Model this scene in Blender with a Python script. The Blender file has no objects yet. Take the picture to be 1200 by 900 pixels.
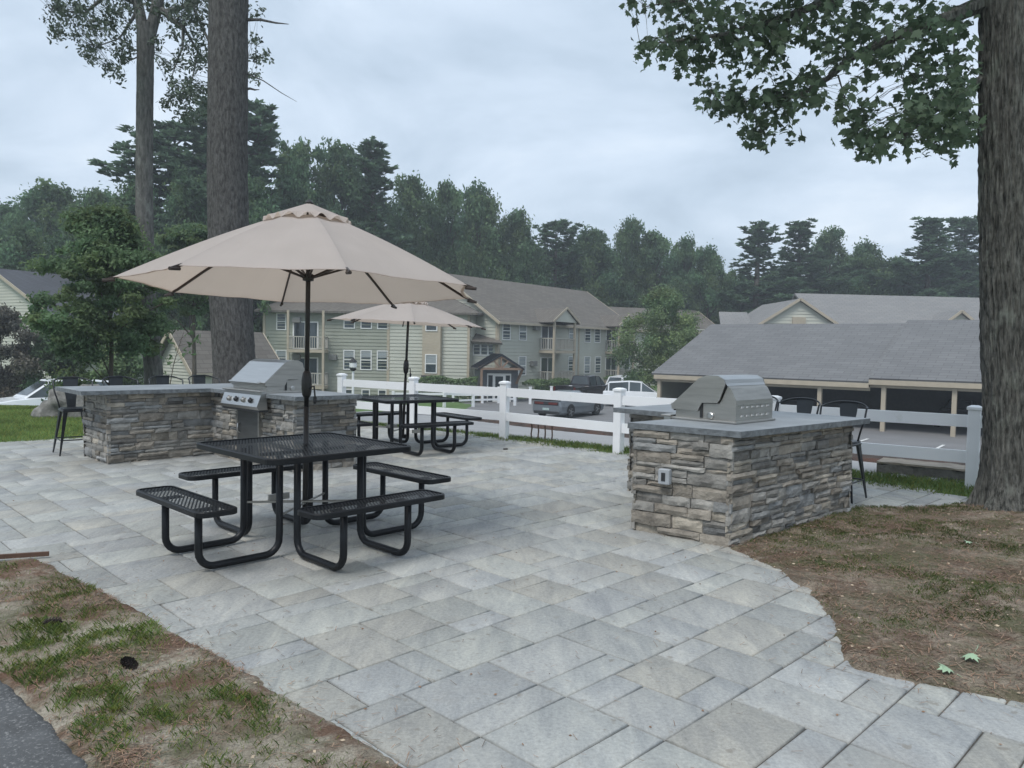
import bpy, math, random
import numpy as np
from mathutils import Vector, Matrix, noise as mn
random.seed(7); rng = np.random.default_rng(11)
sc = bpy.context.scene
COL = sc.collection
PI = math.pi
W = {}                                   # world matrix of every root / part, so that meshes may be given in world coordinates

# ------------------------------------------------------------------ materials
def nodes(m):
    m.use_nodes = True
    nt = m.node_tree
    return nt, nt.nodes['Principled BSDF']
def rgb(c): return (c[0], c[1], c[2], 1)
def coords(nt, scale=(1, 1, 1), kind='Object'):
    tc = nt.nodes.new('ShaderNodeTexCoord'); mp = nt.nodes.new('ShaderNodeMapping')
    nt.links.new(tc.outputs[kind], mp.inputs[0]); mp.inputs['Scale'].default_value = scale
    return mp.outputs[0]
def noise_tex(nt, vec, scale, detail=5, rough=.55):
    n = nt.nodes.new('ShaderNodeTexNoise'); n.inputs['Scale'].default_value = scale
    n.inputs['Detail'].default_value = detail; n.inputs['Roughness'].default_value = rough
    nt.links.new(vec, n.inputs['Vector']); return n.outputs['Fac']
def ramp(nt, fac, stops):
    r = nt.nodes.new('ShaderNodeValToRGB'); e = r.color_ramp.elements
    e[0].position, e[0].color = stops[0][0], rgb(stops[0][1])
    e[1].position, e[1].color = stops[-1][0], rgb(stops[-1][1])
    for p, c in stops[1:-1]:
        k = e.new(p); k.color = rgb(c)
    nt.links.new(fac, r.inputs[0]); return r.outputs[0]
def mixc(nt, a, b, fac, mode='MIX'):
    x = nt.nodes.new('ShaderNodeMix'); x.data_type = 'RGBA'; x.blend_type = mode
    for v, i in ((fac, 0), (a, 6), (b, 7)):
        if isinstance(v, (int, float)): x.inputs[i].default_value = v
        elif isinstance(v, tuple): x.inputs[i].default_value = rgb(v)
        else: nt.links.new(v, x.inputs[i])
    return x.outputs[2]
def bump(nt, b, h, strength, dist):
    k = nt.nodes.new('ShaderNodeBump'); k.inputs['Strength'].default_value = strength; k.inputs['Distance'].default_value = dist
    nt.links.new(h, k.inputs['Height']); nt.links.new(k.outputs[0], b.inputs['Normal'])
def attr(nt):
    a = nt.nodes.new('ShaderNodeAttribute'); a.attribute_name = 'tone'; return a.outputs['Color']
MATS = {}
def mat(name, c, rough=.7, metal=0, var=.12, ns=6, scale=(1, 1, 1), bs=0, bd=.01, tone=False, spec=None, c2=None, coat=0, wear=None):
    """general surface: two tones of one colour mixed by noise, optional second noise stain, optional per-piece tone attribute"""
    m = bpy.data.materials.new(name); nt, b = nodes(m)
    v = coords(nt, scale)
    f = noise_tex(nt, v, ns)
    lo = c2 if c2 else tuple(x * (1 - var) for x in c); hi = c if c2 else tuple(min(1, x * (1 + var)) for x in c)
    col = ramp(nt, f, [(.3, lo), (.7, hi)])
    if wear:
        wc, wsc, w0, w1 = wear
        f2 = noise_tex(nt, v, wsc, 8, .65)
        mk = ramp(nt, f2, [(w0, (0, 0, 0)), (w1, (1, 1, 1))])
        col = mixc(nt, col, wc, mk)
    if tone: col = mixc(nt, col, attr(nt), 1.0, 'MULTIPLY')
    nt.links.new(col, b.inputs['Base Color'])
    b.inputs['Roughness'].default_value = rough; b.inputs['Metallic'].default_value = metal
    if spec is not None: b.inputs['Specular IOR Level'].default_value = spec
    if coat: b.inputs['Coat Weight'].default_value = coat
    if bs: bump(nt, b, noise_tex(nt, v, ns * 4, 8, .65), bs, bd)
    MATS[name] = m
    return m
def leafmat(name, c, tr=.35, hue=.3):
    m = bpy.data.materials.new(name); nt, b = nodes(m)
    v = coords(nt); f = noise_tex(nt, v, .9, 3)
    col = ramp(nt, f, [(.3, tuple(x * (1 - hue) for x in c)), (.7, tuple(x * (1 + hue) for x in c))])
    col = mixc(nt, col, attr(nt), 1.0, 'MULTIPLY')
    nt.links.new(col, b.inputs['Base Color']); b.inputs['Roughness'].default_value = .6
    b.inputs['Specular IOR Level'].default_value = .25
    t = nt.nodes.new('ShaderNodeBsdfTranslucent'); nt.links.new(col, t.inputs[0])
    s = nt.nodes.new('ShaderNodeMixShader'); s.inputs[0].default_value = tr
    out = nt.nodes['Material Output']
    nt.links.new(b.outputs[0], s.inputs[1]); nt.links.new(t.outputs[0], s.inputs[2]); nt.links.new(s.outputs[0], out.inputs[0])
    return m

# ------------------------------------------------------------------ mesh builder
class MB:
    def __init__(s): s.v = []; s.f = []; s.t = []; s.tone = (1, 1, 1); s.M = Matrix()
    def add(s, vs, fs, tone=None):
        n = len(s.v); s.v += [tuple(s.M @ Vector(v)) for v in vs]; s.f += [tuple(i + n for i in f) for f in fs]
        s.t += [tone or s.tone] * len(fs); return s
    def box(s, lo, hi, tone=None, bev=0):
        (a, b, c), (d, e, f) = lo, hi
        if not bev:
            vs = [(a, b, c), (d, b, c), (d, e, c), (a, e, c), (a, b, f), (d, b, f), (d, e, f), (a, e, f)]
            return s.add(vs, [(3, 2, 1, 0), (4, 5, 6, 7), (0, 1, 5, 4), (1, 2, 6, 5), (2, 3, 7, 6), (3, 0, 4, 7)], tone)
        k = bev; r = []
        for z, q in ((c, k), (c + k, 0), (f - k, 0), (f, k)):
            for (x, y, sx, sy) in ((a, b, 1, 1), (d, b, -1, 1), (d, e, -1, -1), (a, e, 1, -1)):
                qq = q
                if sx * sy > 0: r += [(x + sx * qq, y + sy * (k + qq), z), (x + sx * (k + qq), y + sy * qq, z)]
                else: r += [(x + sx * (k + qq), y + sy * qq, z), (x + sx * qq, y + sy * (k + qq), z)]
        fs = [tuple(range(7, -1, -1)), tuple(range(24, 32))]
        for i in range(3):
            for j in range(8): fs.append((i * 8 + j, i * 8 + (j + 1) % 8, i * 8 + 8 + (j + 1) % 8, i * 8 + 8 + j))
        return s.add(r, fs, tone)
    def prism(s, poly, z0, z1, tone=None, bev=0):
        n = len(poly)
        if bev:
            cx = sum(p[0] for p in poly) / n; cy = sum(p[1] for p in poly) / n
            def sh(p):
                d = math.hypot(p[0] - cx, p[1] - cy); k = (d - bev) / d; return (cx + (p[0] - cx) * k, cy + (p[1] - cy) * k)
            q = [sh(p) for p in poly]
            rings = [(q, z0), (poly, z0 + bev), (poly, z1 - bev), (q, z1)]
        else: rings = [(poly, z0), (poly, z1)]
        vs = [(p[0], p[1], z) for r, z in rings for p in r]
        fs = [tuple(range(n - 1, -1, -1)), tuple(range(n * (len(rings) - 1), n * len(rings)))]
        for i in range(len(rings) - 1):
            for j in range(n): fs.append((i * n + j, i * n + (j + 1) % n, (i + 1) * n + (j + 1) % n, (i + 1) * n + j))
        return s.add(vs, fs, tone)
    def tube(s, pts, r, n=8, cap=True, tone=None):
        pts = [Vector(p) for p in pts]; rs = r if isinstance(r, (list, tuple)) else [r] * len(pts)
        vs = []; up = None
        for i, p in enumerate(pts):
            d = (pts[min(i + 1, len(pts) - 1)] - pts[max(i - 1, 0)]).normalized()
            if up is None: up = Vector((0, 0, 1)) if abs(d.z) < .9 else Vector((1, 0, 0))
            a = d.cross(up)
            if a.length < 1e-4: a = d.cross(Vector((0, 1, 0)))
            a.normalize(); b = a.cross(d).normalized(); up = b
            for k in range(n):
                q = 2 * PI * k / n + PI / n; vs.append(tuple(p + (a * math.cos(q) + b * math.sin(q)) * rs[i]))
        fs = []
        for i in range(len(pts) - 1):
            for k in range(n): fs.append((i * n + k, (i + 1) * n + k, (i + 1) * n + (k + 1) % n, i * n + (k + 1) % n))
        if cap: fs += [tuple(range(n)), tuple(range(len(pts) * n - 1, (len(pts) - 1) * n - 1, -1))]
        return s.add(vs, fs, tone)
    def bar(s, a, b, w, h, tone=None):
        a = Vector(a); b = Vector(b); d = (b - a).normalized()
        sd = d.cross(Vector((0, 0, 1)))
        if sd.length < 1e-3: sd = Vector((1, 0, 0))
        sd.normalize(); up = sd.cross(d).normalized()
        vs = [tuple(p + sd * i * w / 2 + up * j * h / 2) for p in (a, b) for i, j in ((-1, -1), (1, -1), (1, 1), (-1, 1))]
        return s.add(vs, [(0, 1, 2, 3), (7, 6, 5, 4), (0, 4, 5, 1), (1, 5, 6, 2), (2, 6, 7, 3), (3, 7, 4, 0)], tone)
    def lathe(s, prof, c=(0, 0, 0), n=16, tone=None):
        vs = [(c[0] + r * math.cos(2 * PI * k / n), c[1] + r * math.sin(2 * PI * k / n), c[2] + z) for r, z in prof for k in range(n)]
        fs = [(i * n + k, i * n + (k + 1) % n, (i + 1) * n + (k + 1) % n, (i + 1) * n + k) for i in range(len(prof) - 1) for k in range(n)]
        fs += [tuple(range(n - 1, -1, -1)), tuple(range((len(prof) - 1) * n, len(prof) * n))]
        return s.add(vs, fs, tone)
    def build(s, name, m, parent=None, world=False, smooth=False):
        me = bpy.data.meshes.new(name)
        vs = s.v
        if world and parent is not None:
            inv = W[parent].inverted(); vs = [tuple(inv @ Vector(v)) for v in vs]
        me.from_pydata(vs, [], s.f); me.materials.append(m)
        if any(t != (1, 1, 1) for t in s.t): set_tone(me, s.t)
        elif any(n.type == 'ATTRIBUTE' for n in m.node_tree.nodes): set_tone(me, s.t)
        if smooth: me.polygons.foreach_set('use_smooth', [True] * len(me.polygons))
        me.update()
        return link(name, me, parent)
def set_tone(me, t):
    a = me.color_attributes.new('tone', 'FLOAT_COLOR', 'CORNER')
    n = np.array([p.loop_total for p in me.polygons]); t = np.asarray(t, dtype=np.float32).reshape(-1, 3)
    c = np.repeat(np.hstack([t, np.ones((len(t), 1), np.float32)]), n, axis=0)
    a.data.foreach_set('color', c.ravel())
def link(name, data, parent=None):
    o = bpy.data.objects.new(name, data); COL.objects.link(o)
    if parent is not None: o.parent = parent; W[o] = W[parent]
    else: W[o] = Matrix()
    return o
def npmesh(name, V, F, m, tones=None, parent=None, smooth=False):
    """V (n,3), F (k,c) arrays"""
    me = bpy.data.meshes.new(name); V = np.asarray(V, np.float32); F = np.asarray(F, np.int32)
    me.vertices.add(len(V)); me.vertices.foreach_set('co', V.ravel())
    k, c = F.shape
    me.loops.add(k * c); me.loops.foreach_set('vertex_index', F.ravel())
    me.polygons.add(k); me.polygons.foreach_set('loop_start', np.arange(k, dtype=np.int32) * c)
    me.polygons.foreach_set('loop_total', np.full(k, c, np.int32))
    if smooth: me.polygons.foreach_set('use_smooth', np.ones(k, bool))
    me.update(calc_edges=True); me.materials.append(m)
    if tones is not None:
        a = me.color_attributes.new('tone', 'FLOAT_COLOR', 'CORNER')
        cc = np.repeat(np.hstack([tones, np.ones((k, 1))]).astype(np.float32), c, axis=0)
        a.data.foreach_set('color', cc.ravel())
    return link(name, me, parent)
def tag(o, label, cat, group=None):
    o['label'] = label; o['category'] = cat
    if group: o['group'] = group
    return o
def thing(name, label, cat, loc=(0, 0, 0), rz=0, group=None):
    o = bpy.data.objects.new(name, None); COL.objects.link(o); o.empty_display_size = .2
    o.location = loc; o.rotation_euler = (0, 0, rz)
    W[o] = Matrix.Translation(Vector(loc)) @ Matrix.Rotation(rz, 4, 'Z')
    return tag(o, label, cat, group)
def struct(o, kind='structure'): o['kind'] = kind; return o
def kids(o): return [c for c in bpy.data.objects if c.parent == o]
def dup(o, loc, rz=0, label=None, scale=None, parent=None, top=True):
    ch = kids(o)
    c = o.copy(); COL.objects.link(c)
    if top:
        c.location = loc; c.rotation_euler = (0, 0, rz)
        if scale: c.scale = scale
        if label: c['label'] = label
    else: c.parent = parent
    for k in ch: dup(k, None, parent=c, top=False)
    return c

# ------------------------------------------------------------------ terrain function
def sstep(a, b, x): t = np.clip((x - a) / (b - a), 0, 1); return t * t * (3 - 2 * t)
def terr(x, y):
    x = np.asarray(x, float); y = np.asarray(y, float)
    s = .566 * (x - 1.59) + .825 * (y - 11.34)
    zs = np.interp(s, [0, .9, 6, 11, 17, 24], [0, -.06, -.55, -.95, -2.1, -2.3])
    zl = -2.3 * sstep(16.5, 30, y) * sstep(-3, -7, x)
    return np.minimum(zs, zl)
def inpoly(px, py, poly):
    r = np.zeros(px.shape, bool); n = len(poly)
    for i in range(n):
        x0, y0 = poly[i]; x1, y1 = poly[(i + 1) % n]
        if y0 == y1: continue
        c = ((y0 > py) != (y1 > py)) & (px < (x1 - x0) * (py - y0) / (y1 - y0) + x0)
        r ^= c
    return r
def sdist(px, py, poly):
    """signed distance, positive inside"""
    d = np.full(px.shape, 1e9); n = len(poly)
    for i in range(n):
        ax, ay = poly[i]; bx, by = poly[(i + 1) % n]; dx, dy = bx - ax, by - ay
        t = np.clip(((px - ax) * dx + (py - ay) * dy) / (dx * dx + dy * dy + 1e-12), 0, 1)
        d = np.minimum(d, np.hypot(px - ax - t * dx, py - ay - t * dy))
    return np.where(inpoly(px, py, poly), d, -d)
def fbm(x, y, sc_, seed=0, oct=4):
    out = np.zeros(x.shape); xf = x.ravel(); yf = y.ravel()
    o = np.array([mn.fractal(Vector((a * sc_ + seed, b * sc_ - seed, seed * 1.7)), 1.0, 2.0, oct) for a, b in zip(xf, yf)])
    return o.reshape(x.shape)
def sheet(name, x0, x1, y0, y1, step, zf, m, keep=None, kind='structure', smooth=True):
    xs = np.arange(x0, x1 + step / 2, step); ys = np.arange(y0, y1 + step / 2, step)
    X, Y = np.meshgrid(xs, ys); Z = zf(X, Y)
    V = np.stack([X.ravel(), Y.ravel(), Z.ravel()], 1); nx = len(xs)
    i, j = np.meshgrid(np.arange(nx - 1), np.arange(len(ys) - 1)); a = (j * nx + i).ravel()
    F = np.stack([a, a + 1, a + nx + 1, a + nx], 1)
    if keep is not None:
        k = keep(X, Y).ravel(); F = F[k[F].any(1)]
        used = np.unique(F); mp = np.full(len(V), -1); mp[used] = np.arange(len(used)); V = V[used]; F = mp[F]
    o = npmesh(name, V, F, m, smooth=smooth); return struct(o, kind)

# ------------------------------------------------------------------ materials used
M_conc = mat('pale_road', (.30, .30, .30), .9, var=.08, ns=1.2, bs=.3, bd=.004)
M_lot = mat('lot_asphalt', (.17, .17, .172), .9, var=.12, ns=.5, bs=.2)
def m_asphalt():
    m = mat('asphalt', (.085, .088, .09), .85, var=.25, ns=5, bs=1, bd=.012, wear=((.24, .24, .235), 70, .54, .66)); return m
M_asph = m_asphalt()
M_joint = mat('joint_sand', (.08, .074, .065), .95, var=.2, ns=30, bs=.3)
def m_paver():
    m = bpy.data.materials.new('paver'); nt, b = nodes(m)
    v = coords(nt, (1, 1, 1)); mp2 = coords(nt, (3.2, .9, 1)); mp2n = [n for n in nt.nodes if n.type == 'MAPPING'][-1]
    mp2n.inputs['Rotation'].default_value = (0, 0, math.radians(45))
    w = noise_tex(nt, mp2, 2.2, 10, .72); [n for n in nt.nodes if n.type == 'TEX_NOISE'][-1].inputs['Distortion'].default_value = .6
    c1 = ramp(nt, w, [(.28, (.245, .252, .252)), (.46, (.325, .33, .318)), (.56, (.365, .367, .347)), (.72, (.445, .44, .402))])
    fine = ramp(nt, noise_tex(nt, v, 55, 8, .8), [(.3, (.70, .70, .70)), (.7, (1.22, 1.22, 1.22))])
    c = mixc(nt, c1, fine, 1.0, 'MULTIPLY'); c = mixc(nt, c, attr(nt), 1.0, 'MULTIPLY')
    st = ramp(nt, noise_tex(nt, v, 1.1, 5, .6), [(.55, (0, 0, 0)), (.75, (.5, .5, .5))])
    c = mixc(nt, c, (.27, .25, .22), st)
    sp = ramp(nt, noise_tex(nt, v, 13, 3, .5), [(.64, (0, 0, 0)), (.72, (.6, .6, .6))])
    c = mixc(nt, c, (.20, .18, .15), sp)
    nt.links.new(c, b.inputs['Base Color']); b.inputs['Roughness'].default_value = .78
    b.inputs['Specular IOR Level'].default_value = .35
    bump(nt, b, noise_tex(nt, v, 22, 9, .68), .5, .006)
    return m
M_paver = m_paver()
def m_soil(name, sandy, brown, red, gm=.5):
    m = bpy.data.materials.new(name); nt, b = nodes(m); v = coords(nt)
    c = ramp(nt, noise_tex(nt, v, 3.2, 8, .65), [(.38, brown), (.48, tuple((a + b_) / 2 for a, b_ in zip(sandy, brown))), (.56, sandy)])
    rm = ramp(nt, noise_tex(nt, coords(nt, (1, 1.0, 1)), 1.9, 8, .72), [(.48, (0, 0, 0)), (.58, (.9, .9, .9))])
    c = mixc(nt, c, red, rm)
    gr = ramp(nt, noise_tex(nt, v, 2.3, 8, .72), [(gm, (0, 0, 0)), (gm + .14, (.75, .75, .75))]); c = mixc(nt, c, (.095, .10, .05), gr)
    g = ramp(nt, noise_tex(nt, v, 90, 5, .85), [(.32, (.45, .45, .45)), (.5, (1, 1, 1)), (.68, (1.5, 1.5, 1.5))])
    c = mixc(nt, c, g, 1.0, 'MULTIPLY')
    nt.links.new(c, b.inputs['Base Color']); b.inputs['Roughness'].default_value = .95; b.inputs['Specular IOR Level'].default_value = .15
    bump(nt, b, noise_tex(nt, v, 45, 9, .75), .9, .02); return m
M_soil = m_soil('sandy_soil', (.40, .36, .29), (.24, .20, .15), (.15, .088, .06), .50)
M_bed = m_soil('bed_soil', (.29, .24, .185), (.16, .13, .098), (.13, .085, .06), .46)
M_mulch = m_soil('mulch', (.085, .068, .058), (.05, .04, .036), (.10, .055, .042), .9)
M_lawn = mat('lawn_ground', (.10, .175, .045), .95, c2=(.07, .12, .035), ns=2.5, bs=.5, bd=.02)
M_blade = leafmat('grass_blade', (.20, .31, .10), .5, .35)
M_needle = mat('needle_litter', (.21, .135, .09), .9, var=.3, ns=20, tone=True)
def m_stone():
    m = mat('ledgestone', (.30, .287, .262), .92, var=.34, ns=9, bs=1, bd=.014, tone=True, wear=((.36, .34, .30), 11, .56, .72)); return m
M_stone = m_stone()
M_core = mat('mortar_core', (.20, .19, .175), .95)
M_slab = mat('bluestone_slab', (.235, .255, .27), .55, var=.12, ns=3, bs=.25, bd=.003, wear=((.30, .32, .33), 3, .5, .75))
M_slabedge = mat('bluestone_rough_edge', (.15, .165, .175), .85, var=.3, ns=18, bs=.9, bd=.01)
M_steel = mat('stainless', (.52, .52, .51), .33, 1, var=.06, ns=3, scale=(1, 1, 14), bs=.05, bd=.002)
M_steel_dull = mat('stainless_dull', (.43, .42, .395), .48, 1, var=.12, ns=4, scale=(1, 1, 8), bs=.05)
M_steel_dark = mat('dark_door_steel', (.16, .165, .165), .45, .8, var=.15, ns=3, scale=(1, 1, 6))
M_black = mat('black_powder_coat', (.008, .009, .011), .42, var=.2, ns=5, spec=.28)
M_blackmat = mat('black_plastic', (.02, .021, .023), .6, var=.2, ns=8)
M_stool = mat('gunmetal_stool', (.035, .038, .042), .35, .6, var=.2, ns=6)
M_plate = mat('stool_back_plate', (.05, .055, .06), .42, .6, var=.1, ns=6)
M_fabric = None
M_pole = mat('bronze_pole', (.03, .028, .027), .4, .4, var=.15)
M_rib = mat('brown_rib', (.05, .036, .03), .5, .3, var=.15)
M_white = mat('white_vinyl', (.80, .81, .82), .45, var=.03, ns=2, wear=((.62, .63, .60), 4, .6, .8))
M_whitetrim = mat('white_trim', (.74, .74, .72), .6, var=.04)
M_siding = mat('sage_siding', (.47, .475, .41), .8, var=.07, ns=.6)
M_siding2 = mat('dark_and_shaded_sage_siding', (.305, .318, .262), .8, var=.07, ns=.6)  # left block's shaded facing is put into this tone; elsewhere plain dark siding
M_siding3 = mat('cream_siding', (.50, .50, .43), .8, var=.05, ns=.6)
M_sidegrey = mat('slate_grey_siding', (.13, .14, .15), .8, var=.07, ns=.6)
M_tan = mat('tan_trim', (.42, .365, .28), .75, var=.08, ns=2)
M_wood = mat('cedar_beam', (.23, .155, .11), .7, var=.2, ns=6, scale=(1, 1, 6))
def m_shingle(name, a, b_, s=1.0, ang=0):
    m = bpy.data.materials.new(name); nt, b = nodes(m); v = coords(nt, (1, 1, 1)); nt.nodes['Mapping'].inputs['Rotation'].default_value = (0, 0, -ang)
    br = nt.nodes.new('ShaderNodeTexBrick'); nt.links.new(v, br.inputs['Vector'])
    br.inputs['Scale'].default_value = 1.0; br.inputs['Brick Width'].default_value = .42 * s; br.inputs['Row Height'].default_value = .16 * s
    br.inputs['Mortar Size'].default_value = .015; br.inputs['Color1'].default_value = rgb(a); br.inputs['Color2'].default_value = rgb(b_)
    br.inputs['Mortar'].default_value = rgb(tuple(x * .6 for x in a)); br.inputs['Bias'].default_value = 0
    n = ramp(nt, noise_tex(nt, v, .45, 7, .7), [(.3, (.92, .92, .92)), (.7, (1.07, 1.07, 1.06))])
    c = mixc(nt, br.outputs['Color'], n, 1.0, 'MULTIPLY')
    nt.links.new(c, b.inputs['Base Color']); b.inputs['Roughness'].default_value = .92; b.inputs['Specular IOR Level'].default_value = .2
    return m
M_roofbrown = m_shingle('brown_shingle', (.16, .147, .13), (.132, .12, .107), 1.5, math.atan2(.792, .61))
M_roofgrey = m_shingle('grey_shingle', (.178, .180, .183), (.152, .154, .158), 1.9, math.atan2(-.618, .786))
M_roofdark = m_shingle('dark_shingle', (.10, .105, .12), (.08, .085, .095), 1.5)
M_rooflight = m_shingle('light_shingle', (.24, .235, .23), (.21, .21, .21), 1.5)
M_blackroof = mat('black_metal_roof', (.03, .033, .038), .35, .5, var=.1)
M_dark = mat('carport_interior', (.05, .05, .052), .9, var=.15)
def m_glass(name, a=(.03, .04, .045)):
    m = bpy.data.materials.new(name); nt, b = nodes(m)
    c = ramp(nt, noise_tex(nt, coords(nt, (.6, .6, .2)), .8, 2), [(.4, a), (.6, tuple(x * 2.2 for x in a))])
    nt.links.new(c, b.inputs['Base Color']); b.inputs['Roughness'].default_value = .08; b.inputs['Specular IOR Level'].default_value = .6; return m
M_glass = m_glass('window_glass')
M_blind = mat('blind_behind_glass', (.30, .33, .34), .25, var=.05, scale=(1, 1, 14), ns=2, bs=.2)
M_carglass = m_glass('car_glass', (.035, .045, .05))
M_winglass = mat('rear_window', (.26, .33, .36), .15, var=.1)  # sky reflection put into the pale blue of the coupe's rear glass
M_pine = leafmat('pine_needles', (.105, .165, .10), .45, .3)
M_decid = leafmat('broadleaf', (.115, .185, .09), .5, .3)
M_midleaf = leafmat('midground_leaf', (.13, .195, .095), .5, .25)
M_decid_l = leafmat('broadleaf_light', (.15, .215, .10), .3, .25)
M_maple = leafmat('maple_leaf', (.10, .145, .09), .45, .3)
M_oak = leafmat('oak_leaf', (.085, .11, .08), .2, .25)
M_purple = leafmat('purple_leaf', (.13, .12, .095), .25, .3)
def m_bark(name, a, b_, sx, sz, bd, lich=None):
    m = bpy.data.materials.new(name); nt, b = nodes(m)
    v = coords(nt, (sx, sx, sz)); f = noise_tex(nt, v, 1, 8, .7)
    c = ramp(nt, f, [(.36, a), (.62, b_)])
    if lich:
        k = ramp(nt, noise_tex(nt, coords(nt, (1, 1, .6)), 5, 7, .7), [(.55, (0, 0, 0)), (.68, (.7, .7, .7))]); c = mixc(nt, c, lich, k)
    nt.links.new(c, b.inputs['Base Color']); b.inputs['Roughness'].default_value = .95; b.inputs['Specular IOR Level'].default_value = .15
    bump(nt, b, f, 1, bd); return m
M_barkpine = m_bark('pine_bark', (.055, .053, .051), (.15, .145, .14), 26, 9, .05)
M_barkoak = m_bark('oak_bark', (.07, .07, .065), (.17, .165, .155), 18, 4, .03, (.24, .255, .23))
M_barkmaple = m_bark('maple_bark', (.035, .036, .032), (.215, .212, .19), 34, 7, .05, (.27, .29, .25))
M_barkfar = m_bark('far_bark', (.07, .06, .05), (.14, .12, .10), 8, 2, .02)
def m_mesh_metal():
    """black plastic-coated expanded steel: diamond holes that really are open"""
    m = bpy.data.materials.new('expanded_steel'); nt, b = nodes(m)
    b.inputs['Base Color'].default_value = (.006, .007, .009, 1); b.inputs['Roughness'].default_value = .42; b.inputs['Specular IOR Level'].default_value = .3
    tc = nt.nodes.new('ShaderNodeTexCoord'); sp = nt.nodes.new('ShaderNodeSeparateXYZ'); nt.links.new(tc.outputs['Object'], sp.inputs[0])
    def mth(op, a, c=None):
        n = nt.nodes.new('ShaderNodeMath'); n.operation = op
        for i, v in enumerate((a, c)):
            if v is None: continue
            if isinstance(v, (int, float)): n.inputs[i].default_value = v
            else: nt.links.new(v, n.inputs[i])
        return n.outputs[0]
    def tri(u, p):
        f = mth('FRACT', mth('DIVIDE', u, p)); return mth('ABSOLUTE', mth('SUBTRACT', f, .5))
    u = mth('ADD', sp.outputs[0], mth('MULTIPLY', sp.outputs[1], .5)); w = mth('SUBTRACT', sp.outputs[0], mth('MULTIPLY', sp.outputs[1], .5))
    a = tri(u, .026); c = tri(w, .026)
    h = mth('LESS_THAN', mth('MAXIMUM', a, c), .25)
    t = nt.nodes.new('ShaderNodeBsdfTransparent'); s = nt.nodes.new('ShaderNodeMixShader'); out = nt.nodes['Material Output']
    nt.links.new(h, s.inputs[0]); nt.links.new(b.outputs[0], s.inputs[1]); nt.links.new(t.outputs[0], s.inputs[2]); nt.links.new(s.outputs[0], out.inputs[0])
    return m
M_mesh = m_mesh_metal()
M_rock = mat('boulder_granite', (.19, .185, .17), .9, var=.5, ns=7, bs=.8, bd=.03)
M_wallstone = mat('granite_block', (.13, .125, .11), .9, var=.25, ns=6, bs=.9, bd=.02)
M_walltop = mat('granite_block_top', (.30, .26, .21), .9, var=.2, ns=6, bs=.6, bd=.02)
M_rust = mat('rusty_iron', (.10, .065, .05), .85, var=.35, ns=12)
M_cargrey = mat('grey_car_paint', (.16, .18, .20), .3, .2, var=.05, coat=.6)
M_carblack = mat('black_car_paint', (.018, .016, .02), .25, .2, var=.1, coat=.7)
M_carwhite = mat('white_car_paint', (.72, .74, .76), .3, 0, var=.03, coat=.5)
M_tyre = mat('tyre_rubber', (.02, .02, .02), .8); M_rim = mat('wheel_rim', (.35, .36, .37), .35, .8)
M_taillight = mat('tail_light', (.12, .02, .02), .25, coat=.5); M_headlight = mat('head_light', (.5, .52, .54), .2, coat=.5)
M_plateblue = mat('number_plate', (.42, .52, .50), .5)
M_paint = mat('white_line_paint', (.62, .62, .60), .8, var=.1, ns=8)
M_cone = mat('pine_cone', (.035, .026, .022), .9, var=.4, ns=30)
M_green = mat('fallen_leaf', (.30, .42, .27), .6, var=.1, ns=10)
M_edging = mat('brown_edging', (.10, .055, .035), .8, var=.2, ns=12)
M_outlet = mat('grey_outlet', (.36, .38, .40), .5, var=.05)

def m_fabric():
    m = bpy.data.materials.new('beige_canvas'); nt, b = nodes(m); v = coords(nt)
    c = ramp(nt, noise_tex(nt, v, 2.2, 5), [(.3, (.53, .475, .44)), (.7, (.59, .53, .495))])
    nt.links.new(c, b.inputs['Base Color']); b.inputs['Roughness'].default_value = .95; b.inputs['Specular IOR Level'].default_value = .1
    t = nt.nodes.new('ShaderNodeBsdfTranslucent'); t.inputs[0].default_value = (.66, .54, .44, 1)
    s = nt.nodes.new('ShaderNodeMixShader'); s.inputs[0].default_value = .42; bump(nt, b, noise_tex(nt, v, 9, 4), .15, .01)
    nt.links.new(b.outputs[0], s.inputs[1]); nt.links.new(t.outputs[0], s.inputs[2]); nt.links.new(s.outputs[0], nt.nodes['Material Output'].inputs[0]); return m
M_fabric = m_fabric()
# ------------------------------------------------------------------ the ground
PATIO = [(-3.27, 5.36), (-3.55, 5.2), (-9, 3.2), (-12, 8.6), (-12, 9.5), (-7.46, 11.15), (-3.4, 14.2), (-2.9, 14.6), (-1.5, 13.85), (-.87, 13.2), (.02, 12.4),
         (1.69, 11.05), (4.11, 9.0), (5.2, 7.95), (4.75, 7.65), (3.45, 7.45), (1.8, 6.05), (1.86, 5.36), (1.92, 4.94), (1.86, 4.45), (1.74, 3.98), (1.65, 3.7),
         (1.84, 3.56), (2.13, 3.4), (2.6, 3.2), (4.0, 2.2), (4, -3), (2.2, -3), (2.2, .4), (-.35, 2.73)]
STRIP = [(-3.3, 5.33), (-2.3, 4.5), (-1.31, 3.6), (-.35, 2.75), (2.2, .4), (2.2, -2.6), (-12, -2.6), (-12, 1.8), (-9, 3.05), (-3.5, 5.2)]
DRV = [(-6.5, 6.0), (-3.2, 4.1), (-2.34, 3.47), (-1.99, 3.17), (-1.73, 2.93), (-1.48, 2.7), (0.2, 1.0), (1.2, -2.6), (-12, -2.6), (-12, 6)]
BED = [(1.70, 5.95), (1.86, 5.36), (1.92, 4.94), (1.86, 4.45), (1.74, 3.98), (1.65, 3.7), (1.84, 3.56), (2.13, 3.4), (2.6, 3.2), (4.0, 2.2), (9, 0), (11, 5), (8.5, 6.6), (6.2, 7.5), (4.75, 7.72), (3.9, 7.62), (3.42, 7.6)]
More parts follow.
